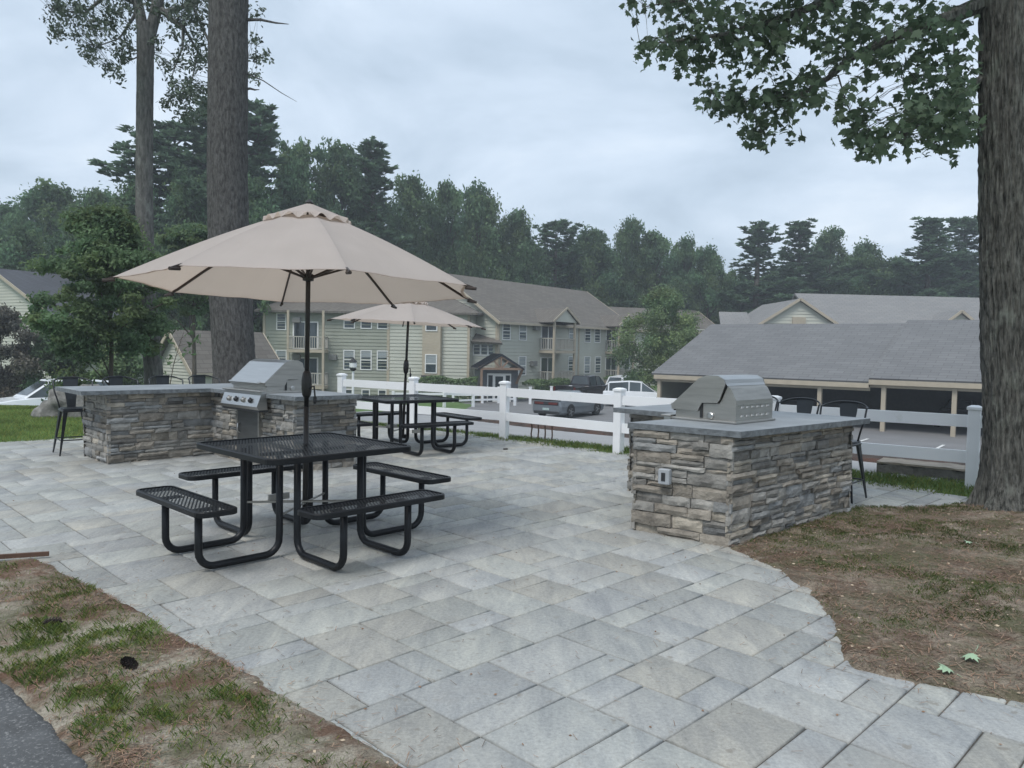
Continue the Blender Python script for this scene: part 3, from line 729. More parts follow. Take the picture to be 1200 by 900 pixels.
# ------------------------------------------------------------------ umbrellas
def umbrella(label, loc, R, zt, zr, ztop, phase, tilt=(0, 0), lean=0):
    t = thing('patio_umbrella', label, 'umbrella', loc)
    t.rotation_euler = (tilt[0], tilt[1] + lean, 0); W[t] = Matrix.Translation(Vector(loc)) @ Matrix()
    m = MB(); m.tube([(0, 0, .16), (0, 0, 1.05)], .021, 16); m.tube([(0, 0, 1.05), (0, 0, ztop - .08)], .0185, 16); m.build('pole', M_pole, t, smooth=True)
    m = MB(); m.lathe([(.02, 0), (.034, .02), (.04, .07), (.04, .14), (.032, .19), (.02, .21)], (0, 0, 1.12), 16); ck = m.build('crank_housing', M_pole, t, smooth=True)
    m = MB(); m.tube([(.03, -.02, 1.20), (.065, -.03, 1.21), (.075, -.035, 1.13)], .007, 8); m.lathe([(.006, 0), (.014, .01), (.014, .05), (.006, .06)], (.075, -.035, 1.075), 10); m.build('crank_handle', M_blackmat, ck)
    m = MB(); m.lathe([(.02, 0), (.042, .005), (.046, .05), (.03, .06)], (0, 0, zr - .02), 14); m.build('runner', M_pole, t)
    m = MB(); m.lathe([(.02, 0), (.05, .005), (.05, .04), (.03, .05)], (0, 0, ztop - .13), 14); m.build('top_hub', M_pole, t)
    N = 8; dz = ztop - zt
    def zc(f): return zt + dz * (1 - f) ** 1.0 + .045 * dz * math.sin(PI * f)      # along rib
    # canopy: eight panels, slack between the ribs; from 0.2R to R
    m = MB(); nr, ns = 14, 14; f0 = .17; vs = []
    for i in range(nr + 1):
        f = f0 + (1 - f0) * i / nr
        for k in range(N):
            a0 = phase + 2 * PI * k / N; a1 = a0 + 2 * PI / N
            for s in range(ns):
                u = s / ns
                x = math.cos(a0) * (1 - u) + math.cos(a1) * u; y = math.sin(a0) * (1 - u) + math.sin(a1) * u
                sag = 4 * u * (1 - u)
                rr_ = f * R * (1 - .035 * sag * f ** 3)
                wr = (.007 * math.sin(u * 9 + k * 2.1 + f * 7) + .004 * math.sin(u * 23 + k + f * 3)) * sag * f
                vs.append((x * rr_, y * rr_, zc(f) - .02 * sag * f * (1 - f) * 3 + wr * .5))
    c = N * ns
    fs = [(i * c + k, (i + 1) * c + k, (i + 1) * c + (k + 1) % c, i * c + (k + 1) % c) for i in range(nr) for k in range(c)]
    n0 = len(vs); vs += [(x * .98, y * .98, z + .001) for x, y, z in vs[nr * c:]]      # folded hem
    fs += [(nr * c + k, n0 + k, n0 + (k + 1) % c, nr * c + (k + 1) % c) for k in range(c)]
    m.add(vs, fs); m.build('canopy', M_fabric, t, smooth=False)
    # vent cap with a scalloped hem
    m = MB(); vs = []; fr = .255; nv = 5
    for i in range(nv + 1):
        f = .02 + (fr - .02) * i / nv
        for k in range(N):
            a0 = phase + 2 * PI * k / N; a1 = a0 + 2 * PI / N
            for s in range(ns):
                u = s / ns; x = math.cos(a0) * (1 - u) + math.cos(a1) * u; y = math.sin(a0) * (1 - u) + math.sin(a1) * u
                z = zc(f) + .034
                if i == nv: z += .022 * math.sin(u * 4 * PI + k) - .012
                vs.append((x * f * R, y * f * R, z))
    fs = [(i * c + k, (i + 1) * c + k, (i + 1) * c + (k + 1) % c, i * c + (k + 1) % c) for i in range(nv) for k in range(c)] + [tuple(range(c - 1, -1, -1))]
    m.add(vs, fs); m.build('vent_cap', M_fabric, t, smooth=False)
    m = MB(); m.lathe([(.03, 0), (.035, .012), (.02, .03), (.006, .04)], (0, 0, ztop + .02), 12); m.build('finial', M_pole, t)
    for k in range(N):
        a = phase + 2 * PI * k / N; ca, sa = math.cos(a), math.sin(a)
        rb = MB(); pts = [(ca * R * f, sa * R * f, zc(f) - .016) for f in (.04, .25, .5, .75, .95)] + [(ca * R * 1.03, sa * R * 1.03, zt - .020)]
        for p, q in zip(pts[:-1], pts[1:]): rb.bar(p, q, .013, .018)
        rb.build('rib', M_rib, t)
        sb = MB(); sb.bar((ca * .035, sa * .035, zr + .01), (ca * R * .5, sa * R * .5, zc(.5) - .028), .012, .016); sb.build('strut', M_rib, t)
        nb = MB(); nb.tube([(ca * R * .985, sa * R * .985, zt - .018), (ca * R * 1.045, sa * R * 1.045, zt - .026)], .012, 8); nb.build('rib_tip', M_rib, t)
    return t
umbrella('large beige canvas umbrella over the foreground picnic table', (-1.6, 5.94, 0), 1.355, 1.965, 2.045, 2.60, math.radians(25), (-.032, .0), 0)
umbrella('smaller beige canvas umbrella over the far picnic table by the fence', (-1.62, 11.4, 0), 1.12, 1.87, 1.93, 2.23, math.radians(12), (0, .0), .035)

# ------------------------------------------------------------------ white vinyl fence
def rail_fence(name, label, posts, H=.97, pw=.127, rails=((.715, .855), (.30, .44)), cap=True, group=None, zoff=0, ext=None):
    p0 = posts[0]; t = thing(name, label, 'fence', (p0[0], p0[1], 0), group=group)
    for i, (x, y) in enumerate(posts):
        q = posts[i + 1] if i + 1 < len(posts) else posts[i - 1]; a = math.atan2(q[1] - y, q[0] - x)
        z = float(terr(x, y)) if zoff is None else zoff
        m = MB(); m.M = Matrix.Translation((x, y, z)) @ Matrix.Rotation(a, 4, 'Z'); h = pw / 2
        m.box((-h, -h, -.25), (h, h, H - .05), bev=.006); po = m.build('post', M_white, t, world=True)
        if cap:
            m = MB(); m.M = Matrix.Translation((x, y, z)) @ Matrix.Rotation(a, 4, 'Z'); h += .014
            m.box((-h, -h, H - .052), (h, h, H - .02), bev=.004)
            m.add([(-h, -h, H - .02), (h, -h, H - .02), (h, h, H - .02), (-h, h, H - .02), (-.035, -.035, H), (.035, -.035, H), (.035, .035, H), (-.035, .035, H)], [(0, 1, 5, 4), (1, 2, 6, 5), (2, 3, 7, 6), (3, 0, 4, 7), (4, 5, 6, 7)])
            m.build('post_cap', M_white, po, world=True)
    P = list(posts)
    if ext: P = [ext] + P
    for (x, y), (u, v) in zip(P[:-1], P[1:]):
        za, zb = (zoff, zoff) if zoff is not None else (float(terr(x, y)), float(terr(u, v)))
        d = Vector((u - x, v - y, 0)).normalized() * (pw / 2 - .003)
        for a, b in rails:
            m = MB(); m.bar((x + d.x, y + d.y, (a + b) / 2 + za), (u - d.x, v - d.y, (a + b) / 2 + zb), .05, b - a); m.build('rail', M_white, t, world=True)
    return t
rail_fence('vinyl_fence', 'long white two-rail vinyl fence along the edge of the patio', [(5.32, 8.80), (3.45, 10.07), (1.60, 11.38), (-.12, 12.95), (-1.80, 14.05), (-3.35, 15.1)], zoff=0, ext=(7.3, 7.45))
rail_fence('vinyl_fence', 'low white fence on the grass plot before the apartment hedge', [(-7.2, 46.5), (-4.15, 47.2), (-2.45, 48.6), (.2, 50.3)], H=1.0, pw=.16, rails=((.72, .86), (.30, .42)), zoff=-2.2, cap=False)
rail_fence('vinyl_fence', 'short white fence with open end directly behind the low white fence', [(-3.95, 51.6), (-2.0, 51.9), (-.9, 52.2)], H=1.1, pw=.16, rails=((.85, .97), (.42, .52)), zoff=-2.2, cap=False)
for i, x in enumerate((1.25, 2.75, 4.2)):
    m = MB(); y = 52 + i * 1.5; m.box((x - .09, y - .09, -2.35), (x + .09, y + .09, -1.15), bev=.01); m.box((x - .11, y - .11, -1.155), (x + .11, y + .11, -1.12))
    o = m.build('bollard', M_white); 
    tag(o, ['white bollard nearest the portico, before the hedge', 'white bollard in the middle, before the right end of the hedge', 'white bollard half hidden by the black pickup'][i], 'bollard', 'white bollards at the lot edge')

# ------------------------------------------------------------------ buildings
def frame(p, q):
    """wall frame: x along p->q, y outward (to the right of p->q), z up"""
    p = Vector((p[0], p[1], 0)); d = (Vector((q[0], q[1], 0)) - p); L = d.length; d /= L; n = Vector((d.y, -d.x, 0))
    return Matrix(((d.x, n.x, 0, p.x), (d.y, n.y, 0, p.y), (0, 0, 1, 0), (0, 0, 0, 1))), L
def clap(mb, M, x0, x1, z0, z1, pitch=.26, lim=None, thick=.042):
    """clapboards as real overlapping strips; lim(z)->(x0,x1) clips a gable"""
    mb.M = M; z = z0
    while z < z1 - .01:
        zt = min(z + pitch, z1)
        a0, a1 = (x0, x1) if lim is None else lim(z); b0, b1 = (x0, x1) if lim is None else lim(zt)
        mb.add([(a0, thick, z), (a1, thick, z), (b1, .004, zt), (b0, .004, zt), (a0, -.1, z), (a1, -.1, z)], [(0, 1, 2, 3), (4, 5, 1, 0)])
        z = zt
def window(par, M, xc, z0, z1, w=.9, blind=.5, name='window', bars=True, trim=None):
    m = MB(); m.M = M; h = w / 2; f = .075
    for lo, hi in (((-h - f, .0, z0 - f), (h + f, .07, z0)), ((-h - f, .0, z1), (h + f, .07, z1 + f)), ((-h - f, .0, z0), (-h, .07, z1)), ((h, .0, z0), (h + f, .07, z1))):
        m.box((lo[0] + xc, lo[1], lo[2]), (hi[0] + xc, hi[1], hi[2]))
    zm = (z0 + z1) / 2
    if bars: m.box((xc - h, .03, zm - .03), (xc + h, .065, zm + .03))
    wo = m.build(name, trim or M_whitetrim, par, world=True)
    g = MB(); g.M = M; g.add([(xc - h, .034, z0), (xc + h, .034, z0), (xc + h, .034, z1), (xc - h, .034, z1)], [(0, 1, 2, 3)])
    g.build('pane', M_glass, wo, world=True)
    if blind:
        g = MB(); g.M = M; zb = z0 + (z1 - z0) * (1 - blind); g.add([(xc - h, .039, zb), (xc + h, .039, zb), (xc + h, .039, z1), (xc - h, .039, z1)], [(0, 1, 2, 3)])
        g.build('blind', M_blind, wo, world=True)
def quadroof(mb, a, b, c, d, th=.16):
    a, b, c, d = [Vector(p) for p in (a, b, c, d)]; n = (b - a).cross(d - a).normalized() * th
    if n.z < 0: n = -n
    vs = [a, b, c, d, a - n, b - n, c - n, d - n]
    mb.add([tuple(v) for v in vs], [(0, 1, 2, 3), (7, 6, 5, 4), (0, 4, 5, 1), (1, 5, 6, 2), (2, 6, 7, 3), (3, 7, 4, 0)])
def railing(mb, a, b, z0, h=.95, n=None):
    a = Vector((a[0], a[1], 0)); b = Vector((b[0], b[1], 0)); L = (b - a).length; n = n or int(L / .16)
    Z = lambda p, z: (p.x, p.y, z)
    mb.bar(Z(a, z0 + h), Z(b, z0 + h), .07, .07); mb.bar(Z(a, z0 + .1), Z(b, z0 + .1), .05, .06)
    for i in range(n + 1): p = a + (b - a) * i / n; mb.bar((p.x, p.y + .0, z0 + .1), (p.x + .0001, p.y, z0 + h), .045, .045)
def bay_balcony(par, M, x0, x1, dep, floors, ztop, gable=True, rail_m=None, solid=False):
    """projecting stacked balcony; floors = list of floor heights"""
    for z in floors:
        m = MB(); m.M = M; m.box((x0, .03, z - .22), (x1, dep, z)); b = m.build('balcony', M_tan, par, world=True)
        m = MB(); m.M = M
        y = dep - .05
        railing(m, (x0 + .06, y), (x1 - .06, y), z); railing(m, (x0 + .06, .08), (x0 + .06, y), z); railing(m, (x1 - .06, .08), (x1 - .06, y), z)
        m.build('railing', rail_m or M_rail, b, world=True)
        d = MB(); d.M = M; xm = (x0 + x1) / 2 - .35
        d.box((xm - .98, .0, z + .02), (xm + .98, .06, z + 2.12)); dd = d.build('sliding_door', M_whitetrim, par, world=True)
        d = MB(); d.M = M
        for s in (-1, 1): d.box((xm + s * .47 - .40, .05, z + .12), (xm + s * .47 + .40, .066, z + 2.02))
        d.build('pane', M_glass, dd, world=True)
    for x in ((x0 + .09), (x1 - .09)):
        m = MB(); m.M = M; m.box((x - .08, dep - .17, -2.35), (x + .08, dep - .01, ztop)); m.build('balcony_post', M_tan, par, world=True)
    if gable:
        xm = (x0 + x1) / 2; w = (x1 - x0) / 2 + .25; rise = w * .62
        m = MB(); m.M = M; m.add([(xm - w, dep, ztop), (xm + w, dep, ztop), (xm, dep, ztop + rise), (xm - w, dep - .1, ztop), (xm + w, dep - .1, ztop), (xm, dep - .1, ztop + rise)], [(0, 1, 2), (5, 4, 3), (0, 3, 4, 1)])
        g = m.build('balcony_gable', M_siding3, par, world=True)
        m = MB(); m.M = M; back = -2.2
        quadroof(m, (xm - w - .1, dep + .12, ztop - .06), (xm, dep + .12, ztop + rise), (xm, back, ztop + rise), (xm - w - .1, back, ztop - .06), .1)
        quadroof(m, (xm, dep + .12, ztop + rise + .002), (xm + w + .1, dep + .12, ztop - .06), (xm + w + .1, back, ztop - .06), (xm, back, ztop + rise + .002), .1)
        m.build('gable_roof', M_roofbrown, g, world=True)
        m = MB(); m.M = M
        m.bar((xm - w - .1, dep + .13, ztop - .02), (xm, dep + .13, ztop + rise + .0), .05, .16); m.bar((xm, dep + .13, ztop + rise), (xm + w + .1, dep + .13, ztop - .02), .05, .16)
        m.build('gable_trim', M_tan, g, world=True)
def acunit(par, M, x, z):
    m = MB(); m.M = M; m.box((x - .3, .0, z), (x + .3, .35, z + .4), bev=.02); m.build('air_conditioner', mat_ac, par, world=True)
mat_ac = mat('ac_unit', (.20, .20, .19), .7, var=.2, scale=(1, 1, 12), ns=2)
GZ = -2.45
M_rail = mat('weathered_railing', (.42, .40, .35), .8, var=.1)
# --- long wing with two balcony gables
P = Vector((-1.1, 57, 0)); f = Vector((.61, .792, 0)); g = Vector((-.792, .61, 0)); Lw = 20.6; half = 5.6; ez = 3.66; rz_ = 7.25
bC = thing('apartment_building', 'long sage green apartment wing with brown roof and two gabled balcony stacks', 'apartment building', (P.x, P.y, GZ))
Q = P + f * Lw; G2 = P + g * 2 * half
MC, _ = frame(P, Q)
w = MB(); clap(w, MC, 0, Lw, GZ, ez); wl = w.build('front_wall', M_siding, bC, world=True)
Mg, _ = frame(G2, P)
lim = lambda z: (0, 2 * half) if z < ez else ((z - ez) / (rz_ - ez) * half, 2 * half - (z - ez) / (rz_ - ez) * half)
w = MB(); clap(w, Mg, 0, 2 * half, GZ, rz_ - .02, lim=lim); w.build('gable_wall', M_siding, bC, world=True)
Q2 = Q + g * 2 * half; Mq, _ = frame(Q, Q2); w = MB(); clap(w, Mq, 0, 2 * half, GZ, rz_ - .02, lim=lim); w.build('gable_wall', M_siding, bC, world=True)
def V3(p, z): return (p.x, p.y, z)
def gabled(par, P, f, g, L, half, ez, rz, m, over=.45, hipR=0):
    r = MB(); sl = (rz - ez) / half
    a = P - g * over - f * .35; b = P + f * (L + .35) - g * over; c = P + f * (L + .35 - hipR) + g * half; d = P - f * .35 + g * half
    quadroof(r, V3(a, ez - sl * over), V3(b, ez - sl * over), V3(c, rz), V3(d, rz), .14)
    a2 = P + g * (2 * half + over) - f * .35; b2 = P + g * (2 * half + over) + f * (L + .35)
    quadroof(r, V3(d, rz + .003), V3(c, rz + .003), V3(b2, ez - sl * over), V3(a2, ez - sl * over), .14)
    ro = r.build('roof', m, par, world=True)
    t = MB()
    t.bar(V3(P - g * (over + .03) - f * .38, ez - sl * over - .05), V3(P - g * (over + .03) + f * (L + .4), ez - sl * over - .05), .05, .17)
    for e in (-.38, L + .38):
        q = P + f * e
        t.bar(V3(q - g * over, ez - sl * over - .09), V3(q + g * half, rz - .09), .06, .2); t.bar(V3(q + g * half, rz - .09), V3(q + g * (2 * half + over), ez - sl * over - .09), .06, .2)
    t.build('eave_trim', M_tan, ro, world=True)
    return ro
gabled(bC, P, f, g, Lw, half, ez, rz_, M_roofbrown)
for t_ in (.06, 11.0, Lw - .06):
    m = MB(); m.M = MC; m.box((t_ - .09, .0, GZ), (t_ + .09, .075, ez - .02)); m.build('corner_board' if t_ != 11.0 else 'downspout', M_tan, bC, world=True)
m = MB(); m.M = Mg; m.box((2 * half - .2, .0, GZ), (2 * half - .02, .07, ez)); m.build('corner_board', M_tan, bC, world=True)
for t_, bl_ in ((.95, 0), (3.0, .6), (9.9, .8), (12.4, .1), (14.0, .0), (19.4, .1)): window(bC, MC, t_, 2.15, 3.4, .85, bl_)
for t_, bl_ in ((3.0, .9), (9.9, .2), (12.4, .9), (14.2, .1), (19.4, .3)): window(bC, MC, t_, -.55, .8, .85, bl_)
bay_balcony(bC, MC, 5.2, 8.3, 1.5, (-1.3, 1.35), 3.62)
bay_balcony(bC, MC, 15.4, 18.2, 1.5, (-1.3, 1.35), 3.62)
for x, z in ((4.6, 2.9), (4.3, .1), (18.6, 3.0)): acunit(bC, MC, x, z)
# --- left block in two faces
A0 = Vector((-18.9, 58.2, 0)); A1 = Vector((-9.3, 58, 0)); B1 = Vector((-3.15, 56.7, 0)); B2 = Vector((-1.9, 62.5, 0))
bA = thing('apartment_building', 'green three-storey apartment block with bay window box, behind the umbrellas', 'apartment building', (A0.x, A0.y, GZ))
MA, LA = frame(A0, A1); MBb, LB = frame(A1, B1); MS, LS = frame(B1, B2)
w = MB(); clap(w, MA, 0, LA, GZ, 4.1); w.build('front_wall', M_siding2, bA, world=True)  # shade of this facing is painted in by the darker siding colour
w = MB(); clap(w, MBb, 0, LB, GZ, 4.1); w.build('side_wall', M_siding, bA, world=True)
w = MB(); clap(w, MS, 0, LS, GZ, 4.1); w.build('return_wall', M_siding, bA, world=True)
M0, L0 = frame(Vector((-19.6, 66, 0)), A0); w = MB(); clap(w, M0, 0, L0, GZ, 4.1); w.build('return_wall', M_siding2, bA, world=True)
r = MB()
e0, e1, e2, e3 = Vector((-19.4, 57.6, 0)), Vector((-9.2, 57.4, 0)), Vector((-2.6, 56.0, 0)), Vector((-1.2, 62.8, 0))
rd0, rd1 = Vector((-15.5, 62.5, 0)), Vector((-6.5, 61.5, 0))
r.add([V3(e0, 4.0), V3(e1, 4.0), V3(e2, 4.0), V3(e3, 4.0), V3(rd0, 6.2), V3(rd1, 6.2), (-19.8, 67, 4.0), (-2, 67, 4.0), V3(e0, 3.85), V3(e1, 3.85), V3(e2, 3.85), V3(e3, 3.85), (-19.8, 67, 3.85), (-2, 67, 3.85)],
      [(0, 1, 5, 4), (1, 2, 5), (2, 3, 5), (3, 7, 5), (7, 6, 4, 5), (6, 0, 4), (0, 8, 9, 1), (1, 9, 10, 2), (2, 10, 11, 3), (3, 11, 13, 7), (7, 13, 12, 6), (6, 12, 8, 0), (8, 12, 13, 11, 10, 9)])
ro = r.build('roof', M_roofbrown, bA, world=True)
for M_, x in ((MA, LA - .08), (MBb, LB - .1), (MA, .1)):
    m = MB(); m.M = M_; m.box((x - .1, .0, GZ), (x + .1, .07, 4.0)); m.build('corner_board', M_tan, bA, world=True)
for px in (408.5, 428.5, 448):
    x = (px - 600) / 900 * 58 + 18.9
    window(bA, MA, x, 2.8, 3.85, .72, 0); window(bA, MA, x, -.3, 1.05, .72, .35); window(bA, MA, x, -2.35, -1.9, .5, 0, bars=False)
window(bA, MA, 1.4, 2.6, 3.75, .6, 0); window(bA, MA, 1.4, -.1, .95, .7, .4)
bay_balcony(bA, MA, 2.2, 5.0, 1.3, (-1.6, 1.1), 4.0, False)
m = MB(); m.M = MA; m.box((3.7, 1.1, -2.35), (3.86, 1.26, 4.0)); m.build('balcony_post', M_tan, bA, world=True)
for x, z in ((5.35, .35), (2.6, .3), (2.6, 3.1)): acunit(bA, MA, x, z)
# bay window box on the side wall
def bay():
    x0, x1 = 2.75, 4.15; m = MB(); m.M = MBb; m.box((x0, .0, -.65), (x1, .45, 4.0)); b = m.build('bay_window_box', M_tan, bA, world=True)
    m = MB(); m.M = MBb; m.box((x0 - .05, .0, -.85), (x1 + .05, .5, -.66)); m.build('bay_sill', M_dark, b, world=True)
    M2 = MBb @ Matrix.Translation((0, .43, 0)); window(bA, M2, (x0 + x1) / 2, -.42, .85, .78, .55); window(bA, M2, (x0 + x1) / 2, 2.7, 3.7, .78, .2)
bay()
# low link with triple window, seen between the block and the long wing
bL = thing('link_building', 'small link with a dark lean-to roof and triple window between the two apartment blocks', 'building link', (-2.2, 58.5, GZ))
La, Lb = Vector((-3.2, 57.6, 0)), Vector((-.9, 57.2, 0)); ML, LL = frame(La, Lb)
w = MB(); clap(w, ML, 0, LL, GZ, 2.2); w.build('wall', M_siding, bL, world=True)
r = MB(); quadroof(r, (-3.4, 56.9, 1.95), (-.75, 56.4, 1.85), (-1.9, 59.5, 3.1), (-4.0, 59.8, 3.4), .15); r.build('roof', M_roofbrown, bL, world=True)
for i in range(3): window(bL, ML, .55 + i * .56, .95, 1.7, .44, 0, bars=False)
# entrance portico
def portico():
    rz0 = .18; t = thing('entrance_portico', 'entrance portico with black metal gable roof and cedar truss over white doors', 'portico', (-.85, 53.2, GZ), rz0)
    b = MB(); zt = 1.0 - .12 - GZ - .5
    zt = 2.55                                     # eave above local ground
    for x, y, u, v in ((-1.35, .3, -1.25, 3.2), (1.25, .3, 1.35, 3.2)): b.box((x, y, 0), (u, v, zt))
    b.box((-1.25, .35, 0), (1.25, .45, zt)); b.build('wall', M_sidegrey, t)
    r = MB(); w = 1.65; rise = .95; 
    quadroof(r, (-w, -.55, zt - .05), (0, -.55, zt + rise), (0, 3.2, zt + rise), (-w, 3.2, zt - .05), .1); quadroof(r, (0, -.55, zt + rise + .002), (w, -.55, zt - .05), (w, 3.2, zt - .05), (0, 3.2, zt + rise + .002), .1)
    ro = r.build('roof', M_blackroof, t)
    m = MB()
    for k in range(7):
        y = -.4 + k * .58
        for s in (-1, 1): m.bar((s * w * .99, y, zt - .02), (s * .02, y, zt + rise + .03), .035, .05)
    m.build('roof_seam', M_blackroof, ro)
    m = MB(); y = -.45
    m.bar((-w + .1, y, zt - .05), (0, y, zt + rise - .14), .12, .14); m.bar((0, y, zt + rise - .14), (w - .1, y, zt - .05), .12, .14)
    m.bar((-w + .2, y + .002, zt - .05), (w - .2, y + .002, zt - .05), .11, .16); m.bar((0, y + .004, zt - .05), (0, y + .004, zt + rise - .2), .10, .12)
    m.bar((-.05, y + .006, zt), (-.5, y + .006, zt + .5), .09, .11); m.bar((.05, y + .006, zt), (.5, y + .006, zt + .5), .09, .11)
    m.build('truss', M_wood, t)
    for s in (-1, 1):
        m = MB(); m.box((s * 1.35 - .08, -.5, 0), (s * 1.35 + .08, -.34, zt - .12)) if s < 0 else m.bar((1.5, -.42, zt - .1), (1.22, .3, zt - 1.1), .13, .13); m.build('post' if s < 0 else 'bracket', M_wood, t)
    d = MB(); d.box((-.85, .28, .0), (.85, .348, 2.15)); dd = d.build('door_frame', M_whitetrim, t)
    d = MB()
    for x0, x1 in ((-.76, -.46), (.46, .76)): d.box((x0, .27, .12), (x1, .279, 2.02))
    d.box((-.27, .265, .35), (.27, .2795, 1.95)); d.build('pane', M_glass, dd)
portico()
# --- farther brown roofed block
bD = thing('apartment_building', 'farthest apartment block, only its brown roof and upper wall above the small tree', 'apartment building', (12.5, 80, GZ))
Pd = Vector((12.1, 82, 0)); fd = Vector((.93, .37, 0)); gd = Vector((-.37, .93, 0))
Md, Ld = frame(Pd, Pd + fd * 12); w = MB(); clap(w, Md, 0, 12, GZ, 3.9, .3); w.build('wall', M_siding, bD, world=True)
gabled(bD, Pd, fd, gd, 12, 5, 3.8, 6.3, M_roofbrown)
# --- left house
bH = thing('house', 'two-storey house with cream gable and dark roof at the far left behind shrubs', 'house', (-29.5, 50, GZ))
Ph = Vector((-29.5, 50, 0)); fh = Vector((.42, .91, 0)); gh = Vector((-.91, .42, 0)); hh = 6.4
Mh, _ = frame(Ph, Ph + fh * 7); w = MB(); clap(w, Mh, 0, 7, GZ, 2.9); w.build('side_wall', M_siding2, bH, world=True)
Mh2, _ = frame(Ph + gh * 2 * hh, Ph); lim = lambda z: (0, 2 * hh) if z < 3.0 else ((z - 3.0) / 3.3 * hh, 2 * hh - (z - 3.0) / 3.3 * hh)
w = MB(); clap(w, Mh2, 0, 2 * hh, GZ, 6.27, .2, lim); w.build('gable_wall', M_siding3, bH, world=True)
gabled(bH, Ph, fh, gh, 7, hh, 3.0, 6.3, M_roofdark)
window(bH, Mh, 3.4, .9, 2.1, .8, 0); window(bH, Mh, 5.6, .9, 2.1, .8, 0)
# --- shed
bS = thing('shed', 'cream clapboard shed with brown gable roof behind the left island', 'shed', (-16.5, 40, GZ))
Ps = Vector((-16.5, 40, 0)); fs_ = Vector((.62, .785, 0)); gs = Vector((-.785, .62, 0)); hs = 2.1
Ms, _ = frame(Ps, Ps + fs_ * 5); w = MB(); clap(w, Ms, 0, 5, GZ, .1); w.build('side_wall', M_siding3, bS, world=True)
lim = lambda z: (0, 2 * hs) if z < .15 else ((z - .15) / 2.0 * hs, 2 * hs - (z - .15) / 2.0 * hs)
Ms2, _ = frame(Ps + gs * 2 * hs, Ps); w = MB(); clap(w, Ms2, 0, 2 * hs, GZ, 2.13, .17, lim); w.build('gable_wall', M_siding3, bS, world=True)
gabled(bS, Ps, fs_, gs, 5, hs, .15, 2.15, M_roofbrown, .3)
# --- carport
def carport():
    E0 = Vector((8.35, 45.3, 0)); d = Vector((.786, -.618, 0)); b = Vector((.618, .786, 0))
    t = thing('carport', 'long open carport with grey shingle roof and tan posts across the parking lot', 'carport', (8.35, 45.3, -2.3))
    L1 = 11.83; L2 = 26; De = 8.3
    r = MB(); quadroof(r, V3(E0 - d * .15, .16), V3(E0 + d * L1, .16), V3(E0 + d * L1 + b * De, 3.33), V3(E0 - d * .15 + b * De, 3.33), .12)
    quadroof(r, V3(E0 - d * .15 + b * De, 3.332), V3(E0 + d * L1 + b * De, 3.332), V3(E0 + d * L1 + b * 2 * De, .16), V3(E0 - d * .15 + b * 2 * De, .16), .12); r.build('roof', M_roofgrey, t, world=True)
    r = MB(); quadroof(r, V3(E0 + d * (L1 - 1.2) + b * .0, .335), V3(E0 + d * L2, .335), V3(E0 + d * L2 + b * De, 3.5), V3(E0 + d * (L1 + .0) + b * De, 3.5), .12)
    r = MB(); quadroof(r, V3(E0 + d * L1, .34), V3(E0 + d * L2, .34), V3(E0 + d * L2 + b * De, 3.51), V3(E0 + d * L1 + b * De, 3.51), .12)
    quadroof(r, V3(E0 + d * L1 + b * De, 3.512), V3(E0 + d * L2 + b * De, 3.512), V3(E0 + d * L2 + b * 2 * De, .34), V3(E0 + d * L1 + b * 2 * De, .34), .12); r.build('raised_roof', M_roofgrey, t, world=True)
    for a, c, z in ((0, L1, .03), (L1, L2, .21)):
        m = MB(); m.bar(V3(E0 + d * a + b * .05, z - .07), V3(E0 + d * c + b * .05, z - .07), .1, .24); m.build('fascia', M_tan, t, world=True)
        m = MB(); m.bar(V3(E0 + d * a + b * .3, z - .25), V3(E0 + d * c + b * .3, z - .25), .12, .18); m.build('beam', M_tan, t, world=True)
    x = .25
    for k in range(9):
        p = E0 + d * x + b * .3; m = MB(); m.M = Matrix.Translation((p.x, p.y, 0)) @ Matrix.Rotation(math.atan2(d.y, d.x), 4, 'Z')
        m.box((-.1, -.1, -2.4), (.1, .1, -.12 if x < L1 else .0)); m.build('post', M_tan, t, world=True); x += 3.06 if k != 3 else 3.05
    # back and end walls
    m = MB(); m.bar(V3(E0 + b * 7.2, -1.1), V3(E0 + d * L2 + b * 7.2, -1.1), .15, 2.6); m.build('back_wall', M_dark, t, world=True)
    m = MB(); a0 = E0 + d * .1 + b * .5; a1 = E0 + d * .1 + b * 16
    mm = E0 + d * .1 + b * De
    m.add([V3(a0, -2.4), V3(a1, -2.4), V3(a1, .0), V3(mm, 3.05), V3(a0, .1)], [(0, 1, 2, 3, 4)]); m.build('end_wall', M_siding2, t, world=True)
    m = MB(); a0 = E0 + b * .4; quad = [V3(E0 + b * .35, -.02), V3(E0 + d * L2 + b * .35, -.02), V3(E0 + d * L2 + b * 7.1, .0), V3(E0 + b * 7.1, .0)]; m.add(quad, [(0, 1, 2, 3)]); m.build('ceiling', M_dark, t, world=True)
carport()
